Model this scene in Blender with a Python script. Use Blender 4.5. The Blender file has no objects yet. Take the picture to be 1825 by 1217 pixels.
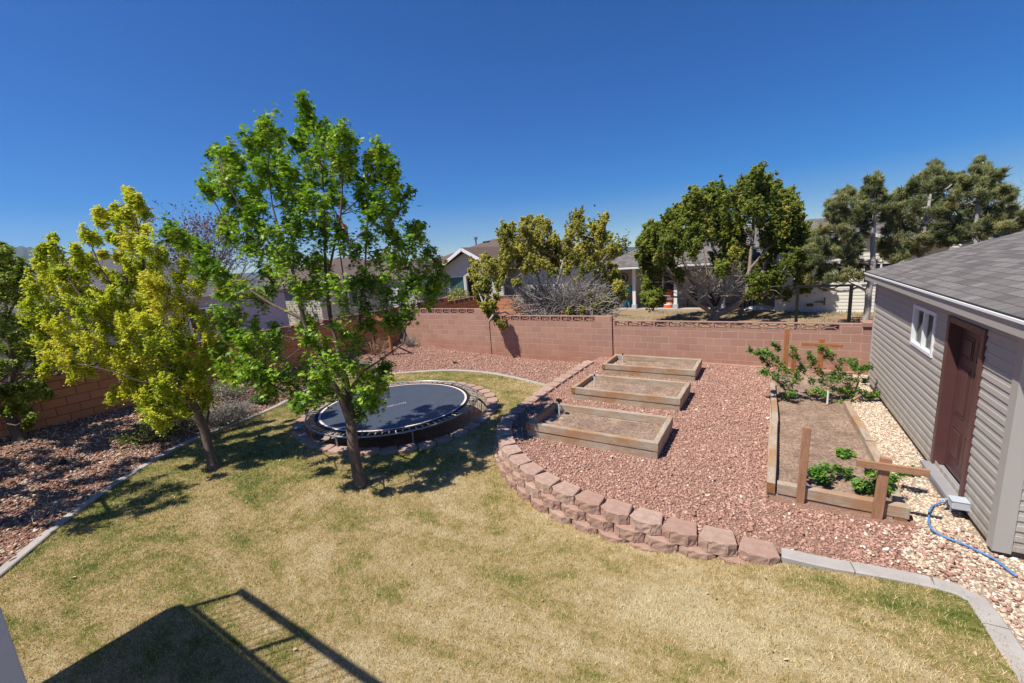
import bpy, bmesh, math, random
import numpy as np
from math import sin, cos, pi, radians, sqrt, atan2
from mathutils import Vector, Matrix
from mathutils.geometry import delaunay_2d_cdt
random.seed(7)
RNG = np.random.default_rng(11)
SC = bpy.context.scene
COL = SC.collection

# ------------------------------------------------------------------ camera
F_PX, PIT, ROL, CH = 750.3, radians(10.98), radians(4.18), 3.6
W0, H0 = 1825, 1217
hx = np.array([-.5355, .8445, 0.]); rx = np.array([.8445, .5355, 0.]); upv = np.array([0, 0, 1.])
FW = hx * cos(PIT) - upv * sin(PIT)
_u = hx * sin(PIT) + upv * cos(PIT)
RT = rx * cos(ROL) - _u * sin(ROL)
UP = rx * sin(ROL) + _u * cos(ROL)
CAMP = np.array([0, 0, CH])
cam_d = bpy.data.cameras.new("camera")
cam = bpy.data.objects.new("camera", cam_d); COL.objects.link(cam)
M = Matrix.Identity(4)
for i in range(3):
    M[i][0] = RT[i]; M[i][1] = UP[i]; M[i][2] = -FW[i]; M[i][3] = CAMP[i]
cam.matrix_world = M
cam_d.sensor_width = 36; cam_d.lens = 36 * F_PX / W0
cam_d.clip_start = .05; cam_d.clip_end = 20000
SC.camera = cam

# ------------------------------------------------------------------ light
SUN_EL, SUN_ROT = radians(60.3), radians(216.1)
world = bpy.data.worlds.new("World"); SC.world = world; world.use_nodes = True
wn = world.node_tree.nodes; wl = world.node_tree.links
sky = wn.new('ShaderNodeTexSky'); sky.sky_type = 'NISHITA'; sky.sun_disc = False
sky.sun_elevation = SUN_EL; sky.sun_rotation = SUN_ROT
sky.altitude = 1500; sky.air_density = 1.0; sky.dust_density = .1; sky.ozone_density = 4.5
hs = wn.new('ShaderNodeHueSaturation'); hs.inputs['Saturation'].default_value = 1.62; hs.inputs['Hue'].default_value = .514
wl.new(sky.outputs[0], hs.inputs['Color']); wl.new(hs.outputs[0], wn['Background'].inputs[0])
wn['Background'].inputs[1].default_value = .082
sd = bpy.data.lights.new("sun", 'SUN'); sd.energy = 4.9; sd.angle = radians(.5); sd.color = (1, .955, .87)
sun = bpy.data.objects.new("sun", sd); COL.objects.link(sun)
sdir = Vector((-.336, -.46, 1)).normalized()
sun.rotation_euler = sdir.to_track_quat('Z', 'Y').to_euler()
vs = SC.view_settings
SC.display_settings.display_device = 'sRGB'
vs.view_transform = 'Standard'; vs.look = 'None'; vs.gamma = 1; vs.use_curve_mapping = False; vs.exposure = .47

# ------------------------------------------------------------------ geometry helpers
def ray(x, y): return FW + RT * (x - W0 / 2) / F_PX - UP * (y - H0 / 2) / F_PX
def at(x, y, z=0.):
    d = ray(x, y); return CAMP + d * ((z - CH) / d[2])
def dep(x, y, D): return CAMP + ray(x, y) * D
def depth_of(P): return float((np.array(P) - CAMP) @ FW)

def tag(o, label=None, cat=None, group=None, kind=None):
    if label: o['label'] = label
    if cat: o['category'] = cat
    if group: o['group'] = group
    if kind: o['kind'] = kind
    return o
def empty(name, loc=(0, 0, 0), rz=0, label=None, cat=None, group=None):
    o = bpy.data.objects.new(name, None); COL.objects.link(o)
    o.location = loc; o.rotation_euler = (0, 0, rz); o.empty_display_size = .1
    return tag(o, label, cat, group)
def obj(name, me, m=None, parent=None, loc=None, rz=None):
    o = bpy.data.objects.new(name, me); COL.objects.link(o)
    if m is not None: me.materials.append(m)
    if parent: o.parent = parent
    if loc is not None: o.location = loc
    if rz is not None: o.rotation_euler = (0, 0, rz)
    return o
def copy_tree(o, parent=None):
    c = o.copy(); COL.objects.link(c); c.parent = parent
    for ch in [k for k in bpy.data.objects if k.parent == o]: copy_tree(ch, c)
    return c

class MB:
    """collects vertices and faces for one mesh"""
    def __init__(s): s.v = []; s.f = []; s.uv = {}
    def box(s, x0, x1, y0, y1, z0, z1):
        n = len(s.v)
        s.v += [(x0, y0, z0), (x1, y0, z0), (x1, y1, z0), (x0, y1, z0), (x0, y0, z1), (x1, y0, z1), (x1, y1, z1), (x0, y1, z1)]
        s.f += [tuple(n + k for k in q) for q in ((3, 2, 1, 0), (4, 5, 6, 7), (0, 1, 5, 4), (1, 2, 6, 5), (2, 3, 7, 6), (3, 0, 4, 7))]
        return s
    def prism(s, poly, z0, z1):
        n = len(s.v); k = len(poly)
        s.v += [(p[0], p[1], z0) for p in poly] + [(p[0], p[1], z1) for p in poly]
        s.f += [tuple(n + i for i in reversed(range(k))), tuple(n + k + i for i in range(k))]
        s.f += [(n + i, n + (i + 1) % k, n + k + (i + 1) % k, n + k + i) for i in range(k)]
        return s
    def bar(s, a, b, w, h, up=(0, 0, 1)):
        a = Vector(a); b = Vector(b); d = (b - a).normalized(); u = Vector(up)
        if abs(d.dot(u)) > .98: u = Vector((1, 0, 0))
        e = d.cross(u).normalized(); u = e.cross(d).normalized(); n = len(s.v)
        for p in (a, b):
            for i, j in ((-1, -1), (1, -1), (1, 1), (-1, 1)): s.v.append(tuple(p + e * (i * w / 2) + u * (j * h / 2)))
        s.f += [tuple(n + k for k in q) for q in ((0, 1, 2, 3), (7, 6, 5, 4), (0, 4, 5, 1), (1, 5, 6, 2), (2, 6, 7, 3), (3, 7, 4, 0))]
        return s
    def tube(s, pts, rad, k=6, cap=True):
        pts = [Vector(p) for p in pts]; n0 = len(s.v); m = len(pts)
        if not hasattr(rad, '__len__'): rad = [rad] * m
        e = None
        for i, p in enumerate(pts):
            d = (pts[min(i + 1, m - 1)] - pts[max(i - 1, 0)])
            d = d.normalized() if d.length > 1e-9 else Vector((0, 0, 1))
            if e is None:
                e = d.cross(Vector((.31, .17, .93)));
                if e.length < 1e-3: e = d.cross(Vector((1, 0, 0)))
            e = (e - d * e.dot(d)).normalized(); g = d.cross(e)
            for j in range(k):
                a = 2 * pi * j / k; s.v.append(tuple(p + (e * cos(a) + g * sin(a)) * rad[i]))
        for i in range(m - 1):
            for j in range(k):
                a = n0 + i * k + j; b = n0 + i * k + (j + 1) % k
                s.f.append((a, b, b + k, a + k))
        if cap:
            s.f.append(tuple(n0 + j for j in reversed(range(k)))); s.f.append(tuple(n0 + (m - 1) * k + j for j in range(k)))
        return s
    def face(s, pts):
        n = len(s.v); s.v += [tuple(p) for p in pts]; s.f.append(tuple(range(n, n + len(pts)))); return s
    def mesh(s, name):
        me = bpy.data.meshes.new(name); me.from_pydata(s.v, [], s.f); me.update(); return me
    def build(s, name, m, parent=None, bevel=0, smooth=False, loc=None, rz=None):
        me = s.mesh(name)
        if bevel:
            bm = bmesh.new(); bm.from_mesh(me)
            bmesh.ops.bevel(bm, geom=bm.edges[:] , offset=bevel, segments=1, affect='EDGES', profile=.7)
            bm.to_mesh(me); bm.free()
        if smooth: me.polygons.foreach_set('use_smooth', [True] * len(me.polygons))
        return obj(name, me, m, parent, loc, rz)

def np_mesh(name, V, Fc, tint=None, smooth=False):
    """fast mesh from arrays: V (n,3), Fc (m,3)"""
    me = bpy.data.meshes.new(name); n = len(V); m = len(Fc); k = Fc.shape[1]
    me.vertices.add(n); me.vertices.foreach_set('co', V.astype(np.float32).ravel())
    me.loops.add(m * k); me.loops.foreach_set('vertex_index', Fc.astype(np.int32).ravel())
    me.polygons.add(m); me.polygons.foreach_set('loop_start', np.arange(0, m * k, k, dtype=np.int32))
    me.polygons.foreach_set('loop_total', np.full(m, k, dtype=np.int32))
    if smooth: me.polygons.foreach_set('use_smooth', np.ones(m, dtype=bool))
    me.update(calc_edges=True)
    if tint is not None:
        a = me.attributes.new('tint', 'FLOAT', 'POINT'); a.data.foreach_set('value', tint.astype(np.float32))
    return me
def frames(Nrm, yaw=None):
    n = Nrm / (np.linalg.norm(Nrm, axis=1, keepdims=True) + 1e-9); k = len(n)
    a = np.where(np.abs(n[:, 2:3]) < .9, np.array([[0, 0, 1.]]), np.array([[1., 0, 0]]))
    e = np.cross(n, a); e /= np.linalg.norm(e, axis=1, keepdims=True); g = np.cross(n, e)
    if yaw is None: yaw = RNG.uniform(0, 2 * pi, k)
    c = np.cos(yaw)[:, None]; s = np.sin(yaw)[:, None]
    return np.stack([e * c + g * s, g * c - e * s, n], axis=2)
def inst(Tv, Tf, P, R, S, tint):
    k = len(P); n = len(Tv)
    S = S if getattr(S, 'ndim', 1) == 2 else np.asarray(S)[:, None] * np.ones((1, 3))
    V = np.einsum('kij,knj->kni', R, Tv[None] * S[:, None, :]) + P[:, None, :]
    Fc = (Tf[None] + (np.arange(k) * n)[:, None, None]).reshape(-1, Tf.shape[1])
    return V.reshape(-1, 3), Fc, np.repeat(tint, n)

# ------------------------------------------------------------------ materials
def nodes(name):
    m = bpy.data.materials.new(name); m.use_nodes = True
    t = m.node_tree; b = t.nodes['Principled BSDF']; return m, t, b
def N(t, typ, **kw):
    n = t.nodes.new(typ)
    for k, v in kw.items():
        if k in n.inputs: n.inputs[k].default_value = v
        else: setattr(n, k, v)
    return n
def ramp(t, fac, stops):
    r = t.nodes.new('ShaderNodeValToRGB'); e = r.color_ramp.elements
    while len(e) < len(stops): e.new(.5)
    for i, (p, c) in enumerate(stops): e[i].position = p; e[i].color = (*c, 1) if len(c) == 3 else c
    t.links.new(fac, r.inputs[0]); return r.outputs[0]
def mixc(t, fac, a, b, mode='MIX'):
    m = t.nodes.new('ShaderNodeMix'); m.data_type = 'RGBA'; m.blend_type = mode
    for s, v in ((0, fac), (6, a), (7, b)):
        if hasattr(v, 'is_linked') or hasattr(v, 'node'): t.links.new(v, m.inputs[s])
        else: m.inputs[s].default_value = v if s == 0 else (*v, 1)
    return m.outputs[2]
def pos(t, kind='Object'):
    return t.nodes.new('ShaderNodeTexCoord').outputs[kind]
def noise(t, vec, scale, detail=4, rough=.6, dist=0):
    n = N(t, 'ShaderNodeTexNoise', Scale=scale, Detail=detail, Roughness=rough, Distortion=dist); t.links.new(vec, n.inputs['Vector']); return n.outputs[0]
def bump(t, b, h, strength, dist=.01, nrm=None):
    n = N(t, 'ShaderNodeBump', Strength=strength, Distance=dist); t.links.new(h, n.inputs['Height'])
    if nrm is not None: t.links.new(nrm, n.inputs['Normal'])
    t.links.new(n.outputs[0], b.inputs['Normal']); return n.outputs[0]
def simple(name, c, rough=.7, var=.25, scale=8, bmp=.15, metal=0, spec=.3, c2=None, bscale=None):
    m, t, b = nodes(name); v = pos(t)
    n = noise(t, v, scale, 5)
    c2 = c2 or tuple(x * (1 - var) for x in c); c1 = c if c2 else c
    t.links.new(ramp(t, n, [(.3, c2), (.7, c1)]), b.inputs['Base Color'])
    b.inputs['Roughness'].default_value = rough; b.inputs['Metallic'].default_value = metal
    b.inputs['Specular IOR Level'].default_value = spec
    if bmp: bump(t, b, noise(t, v, bscale or scale * 6, 4), bmp, .004)
    return m
MT = {}
def tint_mat(name, stops, rough=.6, spec=.3, transl=0, ps=0, pscols=None, bmp=0):
    m, t, b = nodes(name); a = t.nodes.new('ShaderNodeAttribute'); a.attribute_name = 'tint'
    c = ramp(t, a.outputs['Fac'], stops)
    if ps:
        n = noise(t, pos(t), ps, 4)
        c = mixc(t, ramp(t, n, [(.38, (0, 0, 0)), (.62, (1, 1, 1))]), c, ramp(t, a.outputs['Fac'], pscols))
    t.links.new(c, b.inputs['Base Color']); b.inputs['Roughness'].default_value = rough
    b.inputs['Specular IOR Level'].default_value = spec
    if transl:
        tr = t.nodes.new('ShaderNodeBsdfTranslucent'); t.links.new(c, tr.inputs['Color'])
        mx = t.nodes.new('ShaderNodeMixShader'); mx.inputs[0].default_value = transl
        t.links.new(b.outputs[0], mx.inputs[1]); t.links.new(tr.outputs[0], mx.inputs[2])
        t.links.new(mx.outputs[0], t.nodes['Material Output'].inputs['Surface'])
    if bmp: bump(t, b, noise(t, pos(t), 60, 4), bmp, .004)
    return m
def bark(name, c1, c2, scale=14, bmp=.7):
    m, t, b = nodes(name); mp = N(t, 'ShaderNodeMapping'); mp.inputs['Scale'].default_value = (1, 1, .22)
    t.links.new(pos(t), mp.inputs['Vector']); n = noise(t, mp.outputs[0], scale, 6, .7, .4)
    t.links.new(ramp(t, n, [(.3, c1), (.7, c2)]), b.inputs['Base Color']); b.inputs['Roughness'].default_value = .9
    bump(t, b, n, bmp, .02); return m
def wood(name, c1, c2, c3=None, stretch=(1, 8, 8), scale=3, grain=.35):
    """grain runs along local x"""
    m, t, b = nodes(name); mp = N(t, 'ShaderNodeMapping'); mp.inputs['Scale'].default_value = stretch
    t.links.new(pos(t), mp.inputs['Vector']); n = noise(t, mp.outputs[0], scale, 6, .65, .5)
    c = ramp(t, n, [(.28, c1), (.6, c2)])
    if c3: c = mixc(t, ramp(t, noise(t, pos(t), 1.7, 3), [(.45, (0, 0, 0)), (.65, (1, 1, 1))]), c, c3)
    mp2 = N(t, 'ShaderNodeMapping'); mp2.inputs['Scale'].default_value = tuple(s * 6 for s in stretch)
    t.links.new(pos(t), mp2.inputs['Vector']); n2 = noise(t, mp2.outputs[0], scale * 2, 3)
    c = mixc(t, ramp(t, n2, [(.35, (.45, .45, .45)), (.5, (1, 1, 1))]), tuple(x * .55 for x in c1), c)
    t.links.new(c, b.inputs['Base Color']); b.inputs['Roughness'].default_value = .85
    bump(t, b, n2, grain, .006); return m
def block_mat(name, axis, c1, c2, mortar, tone):
    m, t, b = nodes(name); sp = t.nodes.new('ShaderNodeSeparateXYZ'); t.links.new(pos(t), sp.inputs[0])
    cb = t.nodes.new('ShaderNodeCombineXYZ'); t.links.new(sp.outputs[axis], cb.inputs[0]); t.links.new(sp.outputs[2], cb.inputs[1])
    br = N(t, 'ShaderNodeTexBrick', Scale=1.0); br.offset = .5
    br.inputs['Brick Width'].default_value = .4064; br.inputs['Row Height'].default_value = .2032
    br.inputs['Mortar Size'].default_value = .009; br.inputs['Mortar Smooth'].default_value = .15; br.inputs['Bias'].default_value = 0
    br.inputs['Color1'].default_value = (*c1, 1); br.inputs['Color2'].default_value = (*c2, 1); br.inputs['Mortar'].default_value = (*mortar, 1)
    t.links.new(cb.outputs[0], br.inputs['Vector'])
    n = noise(t, pos(t), 45, 5, .8); c = mixc(t, ramp(t, n, [(.3, (.25,) * 3), (.7, (0,) * 3)]), br.outputs[0], tone)
    n3 = noise(t, pos(t), 1.1, 4, .7)
    c = mixc(t, ramp(t, n3, [(.5, (0, 0, 0)), (.75, (.45,) * 3)]), c, tone)
    # rusty splash stain along the foot of the wall
    mr = N(t, 'ShaderNodeMapRange'); mr.inputs[1].default_value = .15; mr.inputs[2].default_value = .75
    mr.inputs[3].default_value = .6; mr.inputs[4].default_value = 0; t.links.new(sp.outputs[2], mr.inputs[0])
    mm = N(t, 'ShaderNodeMath', operation='MULTIPLY'); t.links.new(mr.outputs[0], mm.inputs[0]); t.links.new(noise(t, pos(t), 2.2, 4), mm.inputs[1])
    c = mixc(t, mm.outputs[0], c, (.36, .12, .055))
    t.links.new(c, b.inputs['Base Color']); b.inputs['Roughness'].default_value = .92; b.inputs['Specular IOR Level'].default_value = .15
    inv = N(t, 'ShaderNodeMath', operation='SUBTRACT'); inv.inputs[0].default_value = 1; t.links.new(br.outputs['Fac'], inv.inputs[1])
    b1 = N(t, 'ShaderNodeBump', Strength=.9, Distance=.012); t.links.new(inv.outputs[0], b1.inputs['Height'])
    bump(t, b, noise(t, pos(t), 90, 4), .5, .006, b1.outputs[0]); return m
def shingle(name, c1, c2, c3):
    """asphalt shingles laid out by UV in metres: u along the eave, v up the slope"""
    m, t, b = nodes(name); uv = pos(t, 'UV')
    br = N(t, 'ShaderNodeTexBrick', Scale=1.0); br.offset = .37
    br.inputs['Brick Width'].default_value = .24; br.inputs['Row Height'].default_value = .145
    br.inputs['Mortar Size'].default_value = .006; br.inputs['Mortar Smooth'].default_value = .1
    br.inputs['Color1'].default_value = (*c1, 1); br.inputs['Color2'].default_value = (*c2, 1); br.inputs['Mortar'].default_value = (*c3, 1)
    t.links.new(uv, br.inputs['Vector'])
    c = mixc(t, ramp(t, noise(t, uv, 60, 3, .8), [(.35, (.5,) * 3), (.65, (0,) * 3)]), br.outputs[0], c3)
    t.links.new(c, b.inputs['Base Color']); b.inputs['Roughness'].default_value = .95; b.inputs['Specular IOR Level'].default_value = .1
    sp = t.nodes.new('ShaderNodeSeparateXYZ'); t.links.new(uv, sp.inputs[0])
    md = N(t, 'ShaderNodeMath', operation='FRACT'); dv = N(t, 'ShaderNodeMath', operation='DIVIDE'); dv.inputs[1].default_value = .145
    t.links.new(sp.outputs[1], dv.inputs[0]); t.links.new(dv.outputs[0], md.inputs[0])
    iv = N(t, 'ShaderNodeMath', operation='SUBTRACT'); iv.inputs[0].default_value = 1; t.links.new(md.outputs[0], iv.inputs[1])
    b1 = N(t, 'ShaderNodeBump', Strength=.8, Distance=.012); t.links.new(iv.outputs[0], b1.inputs['Height'])
    bump(t, b, noise(t, uv, 120, 3), .5, .004, b1.outputs[0]); return m

# ground material: colour noise shared by sheet and blades
def lawn_nodes(t):
    v = pos(t)
    mp = N(t, 'ShaderNodeMapping'); mp.inputs['Scale'].default_value = (.55, 1.3, 1); mp.inputs['Rotation'].default_value = (0, 0, radians(-25)); t.links.new(v, mp.inputs['Vector'])
    n1 = noise(t, mp.outputs[0], .7, 6, .72, .8); n2 = noise(t, v, 3.5, 4, .65)
    ad = N(t, 'ShaderNodeMath', operation='MULTIPLY_ADD'); ad.inputs[1].default_value = .5; t.links.new(n2, ad.inputs[0]); t.links.new(n1, ad.inputs[2])
    # greener in the west and near the beds' edges, straw in the sunny middle and south
    sp = t.nodes.new('ShaderNodeSeparateXYZ'); t.links.new(v, sp.inputs[0])
    mr = N(t, 'ShaderNodeMapRange'); mr.inputs[1].default_value = -9.; mr.inputs[2].default_value = -3.; mr.inputs[3].default_value = -.07; mr.inputs[4].default_value = .075
    t.links.new(sp.outputs[0], mr.inputs[0])
    mr2 = N(t, 'ShaderNodeMapRange'); mr2.inputs[1].default_value = .1; mr2.inputs[2].default_value = 1.6; mr2.inputs[3].default_value = 0; mr2.inputs[4].default_value = -.17
    t.links.new(sp.outputs[0], mr2.inputs[0])
    n3 = noise(t, v, 14, 4, .7); ad2 = N(t, 'ShaderNodeMath', operation='MULTIPLY_ADD'); ad2.inputs[1].default_value = .28; t.links.new(n3, ad2.inputs[0]); t.links.new(ad.outputs[0], ad2.inputs[2]); ad3 = N(t, 'ShaderNodeMath', operation='SUBTRACT'); t.links.new(ad2.outputs[0], ad3.inputs[0]); ad3.inputs[1].default_value = .14; ad = ad3
    a2 = N(t, 'ShaderNodeMath', operation='ADD'); t.links.new(ad.outputs[0], a2.inputs[0]); t.links.new(mr.outputs[0], a2.inputs[1])
    a3 = N(t, 'ShaderNodeMath', operation='ADD'); t.links.new(a2.outputs[0], a3.inputs[0]); t.links.new(mr2.outputs[0], a3.inputs[1])
    return a3.outputs[0], v
STR = dict(straw=(.62, .46, .215), straw2=(.76, .62, .36), green=(.14, .19, .03), olive=(.36, .325, .09), grey=(.30, .32, .22))
def lawn_mat(name, blades):
    m, t, b = nodes(name); f, v = lawn_nodes(t)
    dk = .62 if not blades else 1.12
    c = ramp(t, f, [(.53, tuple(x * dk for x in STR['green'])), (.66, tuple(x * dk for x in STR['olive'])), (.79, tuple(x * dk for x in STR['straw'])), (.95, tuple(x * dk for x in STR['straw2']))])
    if blades:
        a = t.nodes.new('ShaderNodeAttribute'); a.attribute_name = 'tint'
        c = mixc(t, ramp(t, a.outputs['Fac'], [(.16, (.9,) * 3), (.28, (0,) * 3)]), c, (.10, .12, .025))
        c = mixc(t, ramp(t, a.outputs['Fac'], [(.66, (0,) * 3), (.92, (.9,) * 3)]), c, (.88, .75, .46))
        tr = t.nodes.new('ShaderNodeBsdfTranslucent'); t.links.new(c, tr.inputs['Color'])
        mx = t.nodes.new('ShaderNodeMixShader'); mx.inputs[0].default_value = .25
        t.links.new(b.outputs[0], mx.inputs[1]); t.links.new(tr.outputs[0], mx.inputs[2]); t.links.new(mx.outputs[0], t.nodes['Material Output'].inputs['Surface'])
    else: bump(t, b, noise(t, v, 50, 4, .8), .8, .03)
    t.links.new(c, b.inputs['Base Color']); b.inputs['Roughness'].default_value = .8; b.inputs['Specular IOR Level'].default_value = .15
    return m
def soil(name, c1, c2, c3, s1=4, s2=45, bmp=.8, dist=.02):
    m, t, b = nodes(name); v = pos(t)
    c = ramp(t, noise(t, v, s1, 5, .7), [(.35, c1), (.65, c2)])
    c = mixc(t, ramp(t, noise(t, v, s2, 5, .85), [(.42, (.75,) * 3), (.55, (0,) * 3)]), c, c3)
    t.links.new(c, b.inputs['Base Color']); b.inputs['Roughness'].default_value = .97; b.inputs['Specular IOR Level'].default_value = .05
    bump(t, b, noise(t, v, s2, 5, .8), bmp, dist); return m

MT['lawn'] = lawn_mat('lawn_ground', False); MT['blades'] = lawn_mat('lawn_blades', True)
MT['redbase'] = soil('red_gravel_base', (.30, .17, .125), (.40, .25, .19), (.13, .07, .05), 3, 40)
MT['whitebase'] = soil('white_gravel_base', (.40, .32, .24), (.52, .43, .32), (.16, .11, .08), 4, 50)
MT['dirt'] = soil('neighbour_dirt', (.30, .19, .115), (.36, .29, .17), (.19, .135, .08), .8, 30, .5)
MT['farland'] = soil('far_land', (.16, .14, .07), (.26, .20, .12), (.06, .075, .035), .02, .15, .2)
MT['bedsoil'] = soil('bed_soil', (.30, .20, .145), (.58, .41, .30), (.17, .115, .085), 1.6, 22, 1.0, .04)
MT['pit'] = soil('pit_soil', (.36, .28, .21), (.52, .43, .34), (.16, .11, .08), 2, 18, .8)
MT['blockR'] = block_mat('back_wall_block', 0, (.46, .27, .20), (.39, .22, .165), (.60, .42, .34), (.36, .19, .135))
MT['blockL'] = block_mat('side_wall_block', 1, (.58, .27, .135), (.50, .225, .115), (.26, .11, .06), (.42, .16, .075))
MT['lattice'] = simple('lattice_block', (.42, .235, .18), .9, .25, 12, .4)
MT['lattice_side'] = simple('side_lattice_block', (.36, .165, .11), .9, .25, 12, .4)
MT['joint'] = simple('joint_filler', (.09, .035, .022), .9)
MT['conc'] = simple('concrete_kerb', (.42, .38, .345), .9, .18, 5, .35, bscale=60)
MT['siding'] = simple('taupe_siding', (.44, .405, .355), .55, .06, 3, .05, spec=.35)
def dusty(m, c_dirt, z0, z1):
    # dirt splashed up from the ground and dried streaks
    t = m.node_tree; b = t.nodes['Principled BSDF']; src = b.inputs['Base Color'].links[0].from_socket; sp = t.nodes.new('ShaderNodeSeparateXYZ'); t.links.new(pos(t), sp.inputs[0])
    mr = N(t, 'ShaderNodeMapRange'); mr.inputs[1].default_value = z0; mr.inputs[2].default_value = z1; mr.inputs[3].default_value = .85; mr.inputs[4].default_value = .10; t.links.new(sp.outputs[2], mr.inputs[0])
    mp = N(t, 'ShaderNodeMapping'); mp.inputs['Scale'].default_value = (3, 3, .5); t.links.new(pos(t), mp.inputs['Vector'])
    mm = N(t, 'ShaderNodeMath', operation='MULTIPLY'); t.links.new(mr.outputs[0], mm.inputs[0]); t.links.new(ramp(t, noise(t, mp.outputs[0], 4, 6, .75), [(.38, (0, 0, 0)), (.7, (1, 1, 1))]), mm.inputs[1])
    t.links.new(mixc(t, mm.outputs[0], src, c_dirt), b.inputs['Base Color'])
dusty(MT['siding'], (.22, .15, .10), .36, .8)
MT['trimT'] = simple('taupe_trim', (.42, .39, .35), .5, .05, 3, 0)
MT['white'] = simple('white_vinyl', (.80, .80, .79), .45, .05, 4, 0)
MT['found'] = simple('shed_footing', (.17, .13, .10), .9, .3, 8, .3)
MT['door'] = simple('maroon_door', (.115, .050, .047), .42, .15, 5, .05, spec=.45)
MT['sill'] = simple('grey_sill', (.30, .29, .29), .6, .1, 5, .1)
MT['shing'] = shingle('grey_shingles', (.25, .225, .21), (.135, .12, .112), (.075, .068, .065))
MT['shingB'] = shingle('brown_shingles', (.185, .135, .115), (.15, .108, .092), (.09, .062, .052))
MT['shingG'] = shingle('dark_grey_shingles', (.165, .16, .165), (.13, .125, .13), (.075, .072, .075))
MT['bark'] = bark('grey_brown_bark', (.07, .048, .036), (.20, .145, .11))
MT['barkd'] = bark('dark_bark', (.07, .05, .038), (.17, .125, .09))
MT['barkj'] = bark('juniper_bark', (.20, .155, .12), (.40, .34, .29))
MT['dead'] = bark('dead_grey_wood', (.20, .175, .155), (.44, .40, .36), 20, .4)
MT['twig'] = simple('purple_twigs', (.21, .155, .15), .9, .3, 10, 0)
MT['drygold'] = simple('dry_cane', (.42, .27, .16), .9, .3, 10, 0)
MT['timber'] = wood('weathered_timber', (.30, .215, .145), (.47, .385, .29), (.38, .21, .105))
MT['timber_y'] = wood('weathered_timber_long', (.30, .215, .145), (.47, .385, .29), (.38, .21, .105), stretch=(8, 1, 8))
MT['endgrain'] = simple('timber_end_grain', (.36, .17, .07), .9, .4, 25, .3)
MT['redwood'] = wood('stained_post_wood', (.30, .105, .035), (.42, .165, .055), None, stretch=(9, 9, 1), scale=3)
MT['redwood2'] = wood('weathered_post_wood', (.27, .13, .065), (.42, .22, .12), None, stretch=(9, 9, 1), scale=3)
MT['redbar'] = wood('weathered_bar_wood', (.30, .14, .07), (.43, .235, .13), None, stretch=(1, 9, 9), scale=3)
MT['blackmetal'] = simple('black_painted_metal', (.018, .016, .016), .5, .2, 10, .05)
MT['steel'] = simple('galvanised_steel', (.36, .38, .42), .38, .12, 10, .03, metal=.7, spec=.5)
MT['mat'] = simple('trampoline_fabric', (.062, .075, .098), .5, .2, 3, .1, spec=.5, bscale=200)
MT['matedge'] = simple('trampoline_edge_fabric', (.012, .014, .022), .7, .2, 3, .1)
MT['stripe'] = simple('pale_stripe', (.80, .66, .62), .7, .08, 6, 0)
MT['spring'] = simple('rusty_spring', (.66, .57, .42), .5, .3, 30, 0)
MT['pipe'] = simple('white_pvc', (.72, .72, .72), .4, .05, 6, 0)
MT['hose'] = simple('blue_hose', (.10, .26, .55), .5, .2, 20, 0, spec=.5)
MT['greybox'] = simple('grey_plastic', (.47, .50, .54), .5, .06, 6, 0)
MT['postgrey'] = simple('pale_grey_post', (.52, .53, .55), .6, .06, 3, .05)
MT['deckwood'] = wood('deck_boards', (.25, .19, .14), (.36, .29, .22))
MT['stucco'] = simple('grey_stucco', (.52, .51, .47), .95, .07, 3, .25, bscale=60)
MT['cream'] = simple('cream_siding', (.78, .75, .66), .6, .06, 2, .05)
MT['creamd'] = simple('tan_and_shaded_cream', (.60, .55, .46), .6, .06, 2, .05)  # darker copy of the cream: porch shade put into the colour; plain siding elsewhere
MT['lilac'] = simple('pale_blue_siding', (.42, .43, .50), .7, .06, 2, .05)
MT['orange'] = simple('orange_plastic', (.75, .13, .025), .5, .1, 6, 0)
MT['teal'] = simple('teal_plastic', (.02, .30, .34), .5, .1, 6, 0)
MT['tarp'] = simple('white_tarp', (.80, .82, .84), .6, .1, 6, .3)
MT['rock'] = simple('field_stone', (.30, .23, .19), .95, .4, 10, .6)
MT['red'] = simple('flag_red', (.45, .03, .03), .8, .1, 6, 0)
MT['navy'] = simple('flag_blue', (.035, .035, .12), .8, .1, 6, 0)
MT['bluetarp'] = simple('blue_plastic', (.03, .17, .5), .6, .1, 6, 0)
MT['redtrim'] = simple('red_paint', (.5, .06, .02), .6, .1, 6, 0)
MT['bird'] = simple('dark_feathers', (.03, .03, .03), .8, .1, 6, 0)
m, t, b = nodes('window_glass'); b.inputs['Base Color'].default_value = (.035, .045, .05, 1); b.inputs['Roughness'].default_value = .06; b.inputs['Specular IOR Level'].default_value = .9; MT['glass'] = m
m, t, b = nodes('teal_window_glass'); b.inputs['Base Color'].default_value = (.05, .13, .13, 1); b.inputs['Roughness'].default_value = .08; b.inputs['Specular IOR Level'].default_value = .8; MT['glassT'] = m
m, t, b = nodes('clear_glass'); b.inputs['Base Color'].default_value = (.9, .95, .95, 1); b.inputs['Roughness'].default_value = .02; b.inputs['Transmission Weight'].default_value = 1.; b.inputs['IOR'].default_value = 1.1; b.inputs['Specular IOR Level'].default_value = .8; MT['clear'] = m
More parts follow.
